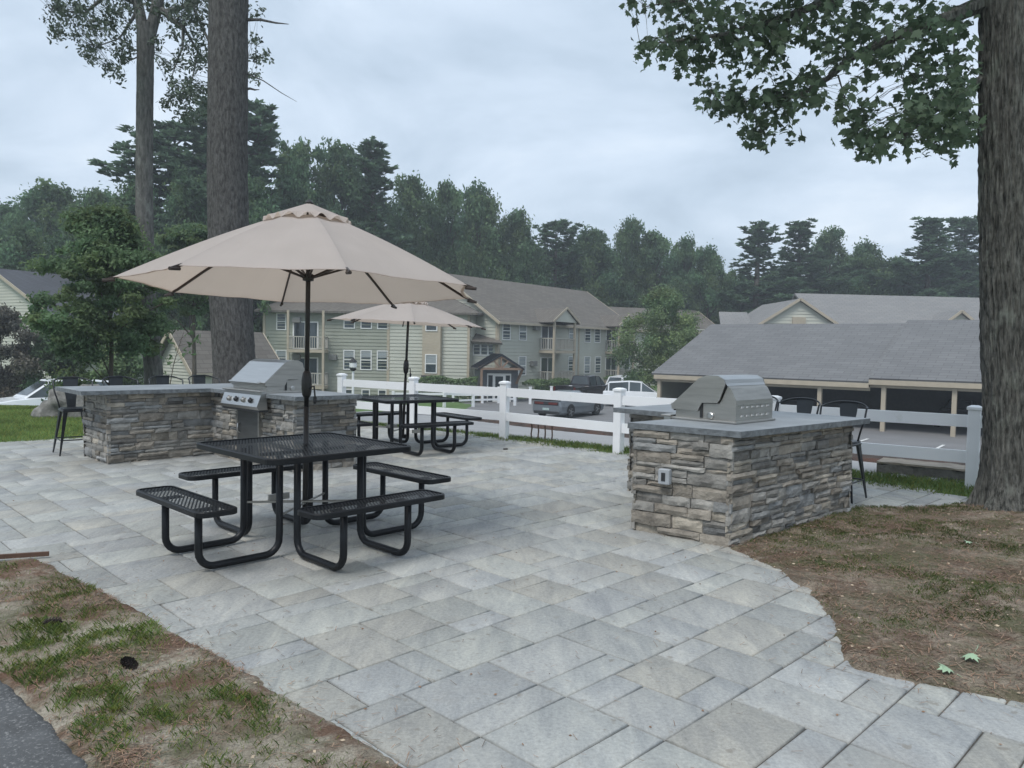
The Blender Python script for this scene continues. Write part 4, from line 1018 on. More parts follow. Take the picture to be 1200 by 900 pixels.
# --- light roofed building behind the carport
def back_building():
    t = thing('apartment_building', 'apartment block with pale grey roofs and small gables behind the carport', 'apartment building', (24, 62, GZ))
    A = Vector((25.2, 62, 0)); dx = Vector((1, -.06, 0)).normalized(); dy = Vector((.06, 1, 0)).normalized()
    w = MB(); Mx, _ = frame(A, A + dx * 26); clap(w, Mx, 0, 26, GZ, 3.6, .3); w.build('wall', M_siding3, t, world=True)
    r = MB(); quadroof(r, V3(A - dx * .3 - dy * .5, 3.4), V3(A + dx * 26 - dy * .5, 3.4), V3(A + dx * 26 + dy * 6, 6.45), V3(A - dx * .8 + dy * 6, 6.75), .15)
    quadroof(r, V3(A - dx * .8 + dy * 6, 6.752), V3(A + dx * 26 + dy * 6, 6.452), V3(A + dx * 26 + dy * 12.5, 3.4), V3(A - dx * .3 + dy * 12.5, 3.4), .15); r.build('roof', M_rooflight, t, world=True)
    def gab(x0, x1, y, z0, zr, back, zb=GZ, m_=M_siding3):
        xm = (x0 + x1) / 2; g_ = MB(); lim = lambda z: (x0, x1) if z < z0 else (x0 + (z - z0) / (zr - z0) * (xm - x0), x1 - (z - z0) / (zr - z0) * (x1 - xm))
        Mm, _ = frame(Vector((0, y, 0)), Vector((1, y, 0))); clap(g_, Mm, 0, 0, zb, zr - .02, .25, lim); go = g_.build('gable_wall', m_, t, world=True)
        r_ = MB(); s = (zr - z0) / (xm - x0); o = .35
        quadroof(r_, (x0 - o, y - .3, z0 - s * o), (xm, y - .3, zr), (xm, y + back, zr), (x0 - o, y + back, z0 - s * o), .14)
        quadroof(r_, (xm, y - .3, zr + .003), (x1 + o, y - .3, z0 - s * o), (x1 + o, y + back, z0 - s * o), (xm, y + back, zr + .003), .14); ro_ = r_.build('gable_roof', M_rooflight, go, world=True)
        e = MB(); e.bar((x0 - o, y - .32, z0 - s * o - .06), (xm, y - .32, zr - .04), .05, .2); e.bar((xm, y - .32, zr - .04), (x1 + o, y - .32, z0 - s * o - .06), .05, .2); e.build('gable_trim', M_tan, ro_, world=True)
    gab(18.9, 25.9, 60.5, 3.5, 5.75, 9)
    gab(33.9, 36.4, 60.7, 4.1, 5.05, 3, 3.2)
    r = MB(); quadroof(r, (16.9, 62.5, 3.3), (19.6, 62.5, 3.3), (20.0, 66, 4.9), (17.6, 66, 4.9), .15); r.build('side_roof', M_rooflight, t, world=True)
    w = MB(); Mx2, _ = frame((17.1, 63), (19, 63)); clap(w, Mx2, 0, 1.9, GZ, 3.3, .3); w.build('wall', M_siding3, t, world=True)
    m = MB(); m.box((21.9, 60.3, 3.55), (22.9, 60.46, 4.3)); m.build('gable_vent', M_tan, t, world=True)
back_building()

# ------------------------------------------------------------------ vehicles (local: nose = +x)
def car(name, label, cat, loc, rz, L, Wd, st, paint, glass, roof, wheels, wr, cabin_glass=True, extras=None):
    """st: list of (x, zbottom, zbelt, halfwidth, hw_top) body stations; roof: list of (x, z, halfwidth) greenhouse stations"""
    t = thing(name, label, cat, loc, rz)
    b = MB(); vs = []; n = len(st)
    for x, z0, zb, hw, ht in st:
        zm = z0 + (zb - z0) * .55
        ring = [(-hw * .9, z0), (-hw, z0 + .10), (-hw, zm), (-ht, zb - .03), (-ht + .06, zb), (ht - .06, zb), (ht, zb - .03), (hw, zm), (hw, z0 + .10), (hw * .9, z0)]
        vs += [(x, y, z) for y, z in ring]
    k = 10; fs = [(i * k + j, (i + 1) * k + j, (i + 1) * k + (j + 1) % k, i * k + (j + 1) % k) for i in range(n - 1) for j in range(k)] + [tuple(range(k - 1, -1, -1)), tuple(range((n - 1) * k, n * k))]
    b.add(vs, [tuple(reversed(f_)) for f_ in fs]); body = b.build('body', paint, t)
    r = MB(); vs = []; n = len(roof)
    def belt(x):
        for p, q in zip(st[:-1], st[1:]):
            if p[0] <= x <= q[0]: u = (x - p[0]) / (q[0] - p[0]); return p[2] + (q[2] - p[2]) * u, p[4] + (q[4] - p[4]) * u
        return st[-1][2], st[-1][4]
    for x, z, hw in roof:
        zb, hb = belt(x); hb -= .08
        vs += [(x, -hb, zb - .03), (x, -hw, max(z - .05, zb - .02)), (x, -hw + .1, z), (x, hw - .1, z), (x, hw, max(z - .05, zb - .02)), (x, hb, zb - .03)]
    fs = [(i * 6 + j, (i + 1) * 6 + j, (i + 1) * 6 + j + 1, i * 6 + j + 1) for i in range(n - 1) for j in range(5)] + [tuple(range(5, -1, -1)), tuple(range((n - 1) * 6, n * 6))]
    r.add(vs, [tuple(reversed(f_)) for f_ in fs]); r.build('cabin', paint, t)
    # glass: panels laid 6 mm proud of the cabin skin
    x = [p[0] for p in roof]
    def cab(i, s):
        z, hw = roof[i][1], roof[i][2]; zb, hb = belt(roof[i][0]); hb -= .08; return (roof[i][0], s * hb, zb), (roof[i][0], s * hw, z - .07)
    for s in (-1, 1):
        lo = []; up = []
        for i in range(0, n):
            a, c = cab(i, s); lo.append(Vector(a) + Vector((0, s * .006, .03))); up.append(Vector(c) + Vector((0, s * .006, 0)))
        g_ = MB()
        for i in range(0, n - 1):
            a, b_, c, d = lo[i], lo[i + 1], up[i + 1], up[i]; ins = .045
            if abs(b_.x - a.x) < .15: continue
            a = a + Vector((ins, 0, 0)); d = d + Vector((ins, 0, 0)); b_ = b_ - Vector((ins, 0, 0)); c = c - Vector((ins, 0, 0))
            if c.z < b_.z: c = b_.copy()
            if d.z < a.z: d = a.copy()
            g_.add([tuple(v) for v in (a, b_, c, d)], [(0, 1, 2, 3) if s < 0 else (3, 2, 1, 0)])
        g_.build('side_window', glass, t)
    for i, j, nm, gm in ((0, 1, 'rear_window', M_winglass if paint is M_cargrey else glass), (n - 2, n - 1, 'windscreen', glass)):
        (x0, z0, h0), (x1, z1, h1) = roof[i], roof[j]; m = MB(); q = .1; up_ = .012
        m.add([(x0 + (x1 - x0) * q, -h0 + .14, z0 + (z1 - z0) * q + up_), (x0 + (x1 - x0) * q, h0 - .14, z0 + (z1 - z0) * q + up_), (x1 - (x1 - x0) * q, h1 - .14, z1 - (z1 - z0) * q + up_), (x1 - (x1 - x0) * q, -h1 + .14, z1 - (z1 - z0) * q + up_)], [(3, 2, 1, 0)])
        m.build(nm, gm, t)
    for wx in wheels:
        for s in (-1, 1):
            y = s * (Wd / 2 - .10); m = MB(); m.M = Matrix.Translation((wx, y, wr)) @ Matrix.Rotation(s * PI / 2, 4, 'X').inverted()
            m.lathe([(wr * .66, -.12), (wr * .96, -.11), (wr, -.07), (wr, .07), (wr * .96, .112), (wr * .66, .112)], n=28); wo = m.build('wheel', M_tyre, t)
            m = MB(); m.M = Matrix.Translation((wx, y, wr)) @ Matrix.Rotation(s * PI / 2, 4, 'X').inverted()
            m.lathe([(wr * .66, .09), (wr * .62, .114), (wr * .54, .10), (.05, .085), (.04, .118), (.001, .118)], n=20)
            for a in range(5): q = a * 2 * PI / 5; m.bar((.04 * math.cos(q), .04 * math.sin(q), .112), (wr * .6 * math.cos(q), wr * .6 * math.sin(q), .112), .06, .02)
            m.build('rim', M_rim, wo)
            m = MB(); pts = []
            for k_ in range(13): q = PI * k_ / 12; pts.append((wx + (wr + .07) * math.cos(q), s * (Wd / 2 + .002), wr + (wr + .07) * math.sin(q)))
            c = [(wx, s * (Wd / 2 + .002), wr)]; m.add(pts + c, [(i, i + 1, 13) if s < 0 else (i + 1, i, 13) for i in range(12)]); m.build('wheel_arch', M_tyre, t)
    if extras: extras(t)
    return t
def coupe_x(t):
    m = MB(); m.box((-2.535, -.78, .74), (-2.50, .78, .92), bev=.015); p = m.build('tail_panel', M_blackmat, t)
    for s in (-1, 1): m = MB(); m.box((-2.55, min(s * .16, s * .72), .77), (-2.534, max(s * .16, s * .72), .89), bev=.006); m.build('tail_light', M_taillight, p)
    m = MB(); m.box((-2.56, -.2, .46), (-2.535, .2, .58)); m.build('number_plate', M_plateblue, t)
    m = MB(); m.box((-2.50, -.84, 1.005), (-2.28, .84, 1.045), bev=.01); m.build('spoiler', M_blackmat, t)
    m = MB(); m.box((-2.53, -.8, .26), (-2.46, .8, .42), bev=.02); m.build('rear_bumper', M_blackmat, t)
    m = MB(); m.box((.62, -1.03, .93), (.75, -.9, 1.05), bev=.02); m.build('side_mirror', M_blackmat, t)
    m = MB(); m.box((2.42, -.75, .55), (2.52, .75, .7)); m.build('grille', M_blackmat, t)
car('parked_car', 'matte grey two-door coupe parked beyond the fence, rear and right side showing', 'car', (3.3, 43.4, -2.27), math.atan2(.82, .57), 5.03, 1.93,
    [(-2.52, .36, .92, .86, .80), (-2.40, .24, 1.0, .93, .84), (-1.5, .20, 1.02, .965, .86), (-.6, .20, .98, .95, .86), (.8, .20, .97, .95, .86), (1.6, .20, .92, .96, .83), (2.3, .22, .84, .92, .78), (2.52, .34, .72, .84, .7)],
    M_cargrey, M_carglass, [(-2.0, 1.03, .70), (-1.05, 1.40, .60), (-.5, 1.46, .60), (.15, 1.44, .60), (1.15, .98, .70)], (-1.5, 1.48), .36, extras=coupe_x)
def truck_x(t):
    m = MB(); m.box((-2.86, -.9, .55), (-2.80, .9, 1.08)); m.build('tailgate', M_carblack, t)
    for s in (-1, 1): m = MB(); m.box((-2.865, min(s * .78, s * .93), .72), (-2.84, max(s * .78, s * .93), 1.05)); m.build('tail_light', M_taillight, t)
    m = MB(); m.box((-2.98, -.9, .48), (-2.84, .9, .62), bev=.02); m.build('rear_bumper', M_rim, t)
    m = MB(); m.box((-2.72, -.82, 1.085), (-.72, .82, 1.12)); m.build('bed_cover', M_blackmat, t)
car('pickup_truck', 'black pickup truck parked along the far side of the lot, its bed to the left', 'pickup truck', (5.45, 57.0, -2.27), math.atan2(.80, .60), 5.8, 2.0,
    [(-2.84, .5, 1.08, .95, .93), (-2.0, .42, 1.09, .99, .94), (-.7, .42, 1.1, 1.0, .94), (.9, .42, 1.12, 1.0, .94), (1.6, .42, 1.12, .99, .90), (2.6, .42, 1.02, .96, .86), (2.86, .5, .92, .88, .8)],
    M_carblack, M_carglass, [(-.78, 1.15, .82), (-.62, 1.82, .70), (.2, 1.86, .70), (.85, 1.80, .70), (1.55, 1.13, .78)], (-1.8, 1.85), .41, extras=truck_x)
suv = lambda name, label, loc, rz: car(name, label, 'car', loc, rz, 4.7, 1.9,
    [(-2.3, .4, 1.0, .88, .84), (-1.9, .25, 1.02, .93, .86), (-.6, .25, 1.03, .95, .87), (.9, .25, 1.02, .95, .86), (1.6, .25, .96, .93, .82), (2.2, .3, .86, .88, .76), (2.36, .4, .74, .8, .7)],
    M_carwhite, M_carglass, [(-2.2, 1.04, .78), (-1.95, 1.62, .66), (-.6, 1.72, .66), (.2, 1.68, .66), (1.15, 1.04, .74)], (-1.4, 1.45), .36)
suv('parked_car', 'white vehicle behind the leafy tree, next to the black pickup', (9.4, 62.5, -2.27), math.atan2(.8, .6))
suv('parked_car', 'white car half hidden by the leafy tree left of the carport', (8.5, 51.5, -2.27), math.atan2(-.2, .98))
suv('parked_car', 'white car at the far left behind the boulder and shrubs', (-18.3, 30.5, -1.75), math.atan2(-.75, -.66))
car('parked_car', 'dark car parked inside the carport, seen beside the right-hand fence post', 'car', (24.0, 41.0, -2.27), math.atan2(-.786, -.618), 4.6, 1.85,
    [(-2.3, .4, .95, .86, .80), (-1.9, .22, .98, .92, .84), (.9, .22, .98, .93, .84), (1.6, .22, .90, .92, .80), (2.2, .26, .78, .86, .74), (2.34, .4, .66, .78, .66)],
    M_carblack, M_carglass, [(-1.9, .98, .70), (-1.1, 1.40, .60), (.1, 1.44, .60), (1.05, .98, .70)], (-1.4, 1.42), .34,
    extras=lambda t: [MB().box((2.2, min(s * .5, s * .8), .62), (2.36, max(s * .5, s * .8), .74), bev=.02).build('headlight', M_headlight, t) for s in (-1, 1)])

# ------------------------------------------------------------------ small things
def lamp_post():
    t = thing('lamp_post', 'white lamp post with black-capped lantern behind the left end of the fence', 'lamp post', (-6.22, 30.0, -2.3))
    m = MB(); m.lathe([(.09, -.2), (.09, .1), (.055, .15), (.045, 2.75), (.06, 2.8)], n=14); m.build('post', M_white, t)
    m = MB(); m.lathe([(.05, 2.8), (.12, 2.86), (.13, 2.9), (.09, 2.92)], n=12); m.build('collar', M_blackmat, t)
    m = MB(); m.lathe([(.09, 2.92), (.14, 2.95), (.15, 3.12), (.10, 3.15)], n=12); m.build('lantern_glass', M_white, t)
    m = MB(); m.lathe([(.17, 3.15), (.16, 3.18), (.05, 3.28), (.02, 3.34)], n=12); m.build('cap', M_blackmat, t)
lamp_post()
def rock(name, label, cat, loc, size, seed, m, n=26, rz=0):
    vs = []; r = random.Random(seed); V = []; F = []
    for i in range(n + 1):
        th = PI * i / n
        for j in range(2 * n):
            ph = PI * j / n; d = Vector((math.sin(th) * math.cos(ph), math.sin(th) * math.sin(ph), math.cos(th)))
            k = 1 + .35 * mn.noise(d * 1.3 + Vector((seed, 0, 0))) + .14 * mn.noise(d * 4 + Vector((0, seed, 0))) + .10 * mn.noise(d * 9) + .05 * mn.noise(d * 23)
            e = Vector((abs(d.x) ** .85 * math.copysign(1, d.x), abs(d.y) ** .85 * math.copysign(1, d.y), d.z)) * k
            V.append((e.x * size[0], e.y * size[1], e.z * size[2]))
    for i in range(n):
        for j in range(2 * n): a = i * 2 * n + j; b = i * 2 * n + (j + 1) % (2 * n); F.append((a, a + 2 * n, b + 2 * n, b))
    o = npmesh(name, np.array(V), np.array(F), m, smooth=False); o.location = loc; o.rotation_euler = (0, 0, rz); return tag(o, label, cat)
rock('boulder', 'large pale grey boulder on the lawn behind the left bar stool', 'boulder', (-8.75, 15.4, .1), (.62, .5, .50), 5, M_rock, rz=.4)
def stone_block():
    t = thing('stone_retaining_wall', 'low dark granite retaining block with tan top behind the right fence post', 'retaining wall', (5.3, 9.55, 0))
    a = Vector((4.76, 9.93, 0)); b = Vector((8.2, 7.4, 0)); d = (b - a).normalized(); n = Vector((d.y, -d.x, 0)); w = .42
    def slab(z0, z1, jag, name, m, grow=0):
        N = 60; vs = []
        prof = [(-grow, z0), (-grow, z1), (w + grow, z1), (w + grow, z0)]
        for i in range(N + 1):
            p = a + (b - a) * i / N
            for k, (o, z) in enumerate(prof):
                q = p - n * o + n * mn.noise(Vector((i * .7, k * 3.1, z * 5))) * jag; vs.append((q.x, q.y, z + (mn.noise(Vector((i * .5, k, 7))) * jag if z == z1 else 0)))
        fs = [(i * 4 + k, i * 4 + 4 + k, i * 4 + 4 + (k + 1) % 4, i * 4 + (k + 1) % 4) for i in range(N) for k in range(4)] + [(0, 1, 2, 3), (N * 4 + 3, N * 4 + 2, N * 4 + 1, N * 4)]
        mb = MB(); mb.add(vs, [tuple(reversed(f_)) for f_ in fs]); mb.build(name, m, t, world=True)
    slab(-.4, .12, .03, 'block', M_wallstone); slab(.124, .15, .012, 'cap', M_walltop, .015)
stone_block()
def rack():
    t = thing('metal_rack', 'short rusty iron rack with four legs standing behind the fence', 'metal rack', (.52, 13.0, -.09), math.radians(-36))
    m = MB(); m.box((-.24, -.04, .36), (.24, .04, .385)); m.build('top_bar', M_rust, t)
    for i, x in enumerate((-.21, -.07, .07, .21)):
        m = MB(); pts = [(x + .006 * math.sin(z * 30 + i), .004 * math.cos(z * 26 + i * 2), z) for z in np.linspace(-.05, .36, 9)]; m.tube(pts, .014, 6); m.build('leg', M_rust, t)
rack()
def cone(loc, s, seed, label):
    r = random.Random(seed); m = MB()
    m.tube([(-.045 * s, 0, 0), (-.02 * s, 0, 0), (.02 * s, 0, 0), (.05 * s, 0, 0)], [.008 * s, .014 * s, .015 * s, .005 * s], 8)
    for i in range(60):
        x = -.045 + .095 * i / 60; q = i * 2.4; rr_ = (.024 - abs(x) * .25) * s
        c, si = math.cos(q), math.sin(q); p = Vector((x * s, c * rr_, si * rr_)); tt = Vector((0, -si, c)) * .008 * s
        o = Vector((.010 * s, c * .006 * s, si * .006 * s))
        m.add([tuple(Vector((x * s, 0, 0)) - tt * .4), tuple(Vector((x * s, 0, 0)) + tt * .4), tuple(p + tt + o), tuple(p - tt + o)], [(0, 1, 2, 3)])
    o = m.build('pine_cone', M_cone); o.location = loc; o.rotation_euler = (.2, .1, r.uniform(0, 6)); return tag(o, label, 'pine cone', 'pine cones in the soil strip')
cone((-2.42, 4.0, .045), .9, 1, 'pine cone higher up the soil strip, toward the brown edging'); cone((-1.76, 3.5, .045), 1.0, 2, 'pine cone by the tall grass tuft, closest to the asphalt path')
def mleaf(sz, curl=.15):
    base = [(0, -.5), (.06, -.28), (.30, -.36), (.26, -.2), (.52, -.12), (.40, 0), (.56, .2), (.30, .18), (.28, .30), (.14, .22), (0, .56), (-.14, .22), (-.28, .30), (-.30, .18), (-.56, .2), (-.40, 0), (-.52, -.12), (-.26, -.2), (-.30, -.36), (-.06, -.28)]
    return [(x * sz, y * sz, -curl * sz * (x * x * 1.6 + y * y * .6)) for x, y in base]
for (x, y, a, tl, l) in ((2.10, 3.60, .6, .3, 'pale green maple leaf near the bed edge, the left one of the two close together'), (2.28, 3.72, 2.1, -.2, 'pale green maple leaf near the bed edge, the right one of the two close together'), (3.56, 5.9, 1.2, .2, 'pale green maple leaf lying alone in the middle of the soil bed')):
    m = MB(); v = mleaf(.085, .5); m.add(v, [tuple(range(len(v)))]); m.tube([(0, -.05, 0), (.01, -.09, -.002), (.02, -.12, .002)], .0012, 5)
    o = m.build('fallen_leaf', M_green); zz = float(bed_z(np.array([x]), np.array([y]))[0]); o.location = (x, y, zz + .03); o.rotation_euler = (tl, .15, a); tag(o, l, 'leaf', 'green leaves on the soil bed')
m = MB(); m.box((-.035, -.02, 0), (.035, .02, .018), bev=.006); o = m.build('debris_lump', M_cone); o.location = (-.08, 11.49, .003); o.rotation_euler = (0, 0, .5); tag(o, 'dark lump of debris lying alone on the far pavers', 'debris')
m = MB(); m.bar((-3.62, 5.19, .035), (-3.24, 5.345, .03), .022, .03); o = m.build('edging_strip', M_edging); tag(o, 'short brown edging strip between the pavers and the soil at far left', 'edging strip')
m = MB(); m.bar((-9.6, 10.45, .01), (-7.7, 11.12, .01), .03, .04); o = m.build('edging_strip', M_edging); tag(o, 'dark edging strip between the pavers and the lawn at far left', 'edging strip')

# ------------------------------------------------------------------ trees
def cards(C, N, sz, asp=.6, seed=0, fold=.0, drop=0):
    """leaf-sized rhombic faces at centres C with unit normals N"""
    r = np.random.default_rng(seed); n = len(C)
    ref = r.normal(size=(n, 3)); U = np.cross(N, ref); U /= np.linalg.norm(U, axis=1)[:, None] + 1e-9; Vv = np.cross(N, U)
    s = (sz * r.uniform(.6, 1.3, n))[:, None]
    U = U * s; Vv = Vv * s * asp
    P = np.stack([C - U, C - Vv * .9 - U * .1, C + U, C + Vv * .9 + U * .1], 1).reshape(-1, 3)
    return P, np.arange(4 * n).reshape(n, 4)
def crown_points(n, puffs, seed, shell=.6, flat=1.0):
    """puffs: list of (cx,cy,cz,r)"""
    r = np.random.default_rng(seed); pf = np.array(puffs); w = pf[:, 3] ** 2; w /= w.sum()
    i = r.choice(len(pf), n, p=w); d = r.normal(size=(n, 3)); d /= np.linalg.norm(d, axis=1)[:, None]
    rad = pf[i, 3] * (1 - shell * r.random(n) ** 1.6) * (1 + .26 * r.normal(size=n))
    C = pf[i, :3] + d * rad[:, None] * np.array([1, 1, .8 * flat])
    N = d * .55 + r.normal(size=(n, 3)) * .75 + np.array([0, 0, .35]); N /= np.linalg.norm(N, axis=1)[:, None]
    return C, N, i
def decid_parts(seed, H=12., Wd=4.2, z0=2.2, nleaf=15000, lsz=.20, npuff=46, asp=.6, trunk=.2, flat=1.0, pr=.26):
    r = np.random.default_rng(seed); puffs = []; Hc = H - z0
    while len(puffs) < npuff:
        u = r.random() ** .9; z = z0 + Hc * (.08 + .86 * u); prof = math.sin(PI * min(1, (.12 + .88 * u)) ** .85) ** .6
        a = r.uniform(0, 2 * PI); q = math.sqrt(r.random()) * prof * Wd * .86
        puffs.append((q * math.cos(a) * (1 + .2 * math.sin(a * 3 + seed)), q * math.sin(a), z, r.uniform(.5, 1.2) * Wd * pr))
    for k in range(7):
        a = r.uniform(0, 2 * PI); puffs.append((math.cos(a) * Wd * .35 * r.random(), math.sin(a) * Wd * .35 * r.random(), H - r.uniform(.3, 1.2), .5))
    C, N, i = crown_points(nleaf, puffs, seed, flat=flat)
    P, F = cards(C, N, lsz, asp, seed)
    tn = r.uniform(.72, 1.28, len(puffs))[i] * r.uniform(.75, 1.25, nleaf); hue = r.uniform(-.1, .12, len(puffs))[i]
    T = np.stack([tn * (1 + hue), tn, tn * (1 - hue)], 1)
    # trunk and limbs
    m = MB(); m.tube([(0, 0, -.3), (.05, 0, H * .3), (-.05, .1, H * .6), (0, 0, H * .9)], [trunk, trunk * .75, trunk * .45, .03], 8)
    for k in range(16):
        p = puffs[k * 2]; zb = max(z0 * .6, p[2] - Wd * .5); m.tube([(0, 0, zb), (p[0] * .5, p[1] * .5, (zb + p[2]) / 2 + .1), (p[0], p[1], p[2])], [trunk * .35, trunk * .22, .02], 5)
    return (P, F, T), m
def pine_parts(seed, H=20., lean=0, z0=5., spread=3.6, n_t=15, needle=.42):
    r = np.random.default_rng(seed); P = []; m = MB(); Cs = []; Ns = []; Ts = []
    m.tube([(0, 0, -.3), (.1, 0, H * .4), (-.05, .08, H * .75), (0, 0, H * .99)], [.28, .22, .12, .02], 8)
    z = z0
    tufts = []
    while z < H - .4:
        u = (z - z0) / (H - z0); n = r.integers(2, 5); off = r.uniform(0, 6)
        L0 = spread * (1 - u) ** .55 * (.75 + .3 * math.sin(u * 8 + seed)) + .3
        for k in range(n):
            a = off + 2 * PI * k / n + r.uniform(-.3, .3); L = L0 * r.uniform(.4, 1.25); up = .16 + .55 * u + r.uniform(-.12, .18)
            pts = [Vector((0, 0, z)), Vector((math.cos(a) * L * .5, math.sin(a) * L * .5, z + L * .10)), Vector((math.cos(a) * L, math.sin(a) * L, z + L * up))]
            m.tube([tuple(p) for p in pts], [.05, .035, .012], 4)
            nt = max(3, int(L * 4.5))
            for j in range(nt):
                s = .28 + .74 * j / nt; p = pts[0].lerp(pts[1], s * 2) if s < .5 else pts[1].lerp(pts[2], (s - .5) * 2)
                w = .45 * (1.1 - s) * L * .5 + .14
                for q in range(2): tufts.append((p.x + r.normal() * w * .55 - math.sin(a) * r.normal() * w * .5, p.y + r.normal() * w * .55 + math.cos(a) * r.normal() * w * .5, p.z + r.uniform(-.06, .22), math.cos(a), math.sin(a), r.uniform(.75, 1.25)))
        z += r.uniform(.2, .75) * (1.15 - .35 * u)
    for k in range(10): tufts.append((r.normal() * .12, r.normal() * .12, H - r.uniform(0, .8), 0, 0, 1))
    T = np.array(tufts); per = 13; n = len(T)
    base = np.repeat(T[:, :3], per, 0); d = r.normal(size=(n * per, 3)); d[:, 2] = np.abs(d[:, 2]) * .9 + .1; d[:, :2] += np.repeat(T[:, 3:5], per, 0) * .8; d /= np.linalg.norm(d, axis=1)[:, None]
    L = needle * r.uniform(.5, 1.1, n * per)[:, None]; sd = np.cross(d, r.normal(size=d.shape)); sd /= np.linalg.norm(sd, axis=1)[:, None]; wd = .085 * sd
    Pp = np.stack([base - wd * .5, base + d * L * .5 - wd, base + d * L, base + d * L * .5 + wd], 1).reshape(-1, 3)
    F = np.arange(4 * n * per).reshape(-1, 4); tone = np.repeat(T[:, 5], per) * r.uniform(.8, 1.2, n * per)
    return (Pp, F, np.stack([tone, tone, tone], 1)), m
def tree_thing(name, label, cat, parts, bark, leaf, loc=(0, 0, 0), rz=0, scale=(1, 1, 1), group=None):
    (P, F, T), m = parts
    t = thing(name, label, cat, loc, rz, group); t.scale = scale
    m.build('trunk', bark, t, smooth=True); npmesh('crown', P, F, leaf, T, t); return t
G = 'trees of the wooded skyline'; HAZE = .0014
GZT = -2.4
protoD = [decid_parts(s, 12, 4.4, 1.6, 26000, .14, 90, pr=.21) for s in (1, 2, 3, 5)]
protoP = [pine_parts(s, 20, z0=zz, spread=sp) for s, zz, sp in ((11, 5.5, 3.6), (12, 4.5, 3.0), (14, 7.0, 4.4))]
made = {}
def place(kind, k, px, topy, Y, wpx, label, leaf=None, name=None):
    """a skyline tree: px/topy give the direction in which it rises, Y its distance, wpx its crown half width"""
    hor = 407 + .018 * (px - 600); wpx *= 1.75 if kind == 'D' else 2.3; X = (px - 600) / 900 * Y; H = 1.54 + (hor - topy) * Y / 900 - GZT; hw = wpx / 900 * Y
    base = 12. if kind == 'D' else 20.; bw = 4.9 if kind == 'D' else (3.6, 3.0, 4.4)[k]
    s = (hw / bw, hw / bw, H / base); key = (kind, k)
    rz = (px * 1.7) % 6.28
    if key not in made:
        nm, cat = ('broadleaf_tree', 'tree') if kind == 'D' else ('pine_tree', 'pine')
        made[key] = tree_thing(nm, label, cat, protoD[k] if kind == 'D' else protoP[k], M_barkfar, M_decid if kind == 'D' else M_pine, (X, Y, GZT), rz, s, G)
    else: dup(made[key], (X, Y, GZT), rz, label, s)
back = [  # kind, proto, px, top y, distance, half width px, label
 ('D', 0, 8, 236, 75, 52, 'broadleaf tree at the far left edge of the skyline, above the cream-gabled house'),
 ('D', 1, 62, 216, 72, 50, 'broadleaf tree between the far left house and thin bare trunk, a low skyline dome'),
 ('D', 2, 118, 226, 70, 46, 'broadleaf tree below the long reaching pine branches left of the thin trunk'),
 ('P', 2, 205, 150, 64, 60, 'dark pine directly right of the thin trunk, with long branches reaching left'),
 ('P', 0, 250, 122, 62, 44, 'tall dark pine hidden behind the thick pine trunk'),
 ('P', 1, 300, 126, 66, 38, 'tall dark pine just right of the thick pine trunk'),
 ('D', 3, 352, 166, 72, 42, 'broadleaf tree above the left shoulder of the large umbrella'),
 ('D', 0, 398, 166, 76, 40, 'broadleaf tree directly above the top of the large umbrella'),
 ('P', 1, 436, 168, 74, 30, 'pine right of the top of the large umbrella, its crown leaning over the gap'),
 ('D', 1, 482, 206, 82, 36, 'broadleaf tree above the right slope of the large umbrella'),
 ('D', 1, 522, 212, 84, 26, 'broadleaf tree above the right slope of the large umbrella, just left of the brown roof'),
 ('D', 2, 556, 218, 86, 34, 'broadleaf tree above the left end of the long brown roof'),
 ('D', 3, 602, 246, 88, 30, 'round broadleaf tree left of the dip in the skyline, over the brown roof'),
 ('P', 2, 648, 262, 92, 28, 'thin-topped pine right of the dip in the skyline, over the brown roof'),
 ('D', 0, 690, 266, 94, 34, 'broadleaf tree above the right end of the brown roof ridge'),
 ('D', 2, 735, 258, 94, 24, 'broadleaf tree with a pointed top above the farthest brown roof'),
 ('D', 1, 762, 270, 94, 30, 'broadleaf tree just right of the farthest brown roof, behind the small leafy tree'),
 ('D', 0, 798, 276, 96, 24, 'broadleaf tree above the small leafy tree before the carport'),
 ('D', 2, 826, 290, 92, 26, 'broadleaf tree left of the gap where the skyline dips lowest'),
 ('D', 3, 854, 316, 96, 22, 'low broadleaf tree in the lowest dip of the skyline'),
 ('P', 1, 884, 262, 92, 26, 'slim pine right of the lowest dip, left of the pale roofed gable'),
 ('P', 0, 932, 262, 94, 30, 'broad pine above the pale roofed gable'),
 ('D', 3, 968, 266, 96, 26, 'tall broadleaf tree over the left end of the long pale roof'),
 ('D', 0, 1008, 282, 94, 30, 'broadleaf tree over the middle of the long pale roof'),
 ('D', 1, 1050, 300, 92, 28, 'low broadleaf tree between the tall broadleaf tree and the paired pines by the maple'),
 ('P', 0, 1082, 258, 90, 30, 'left one of the paired pines beside the maple trunk'),
 ('P', 2, 1122, 258, 92, 30, 'right one of the paired pines, touching the maple trunk'),
 ('D', 3, 1165, 272, 92, 34, 'skyline broadleaf tree cut off by the maple trunk at right'),
]
for a in back: place(*a)
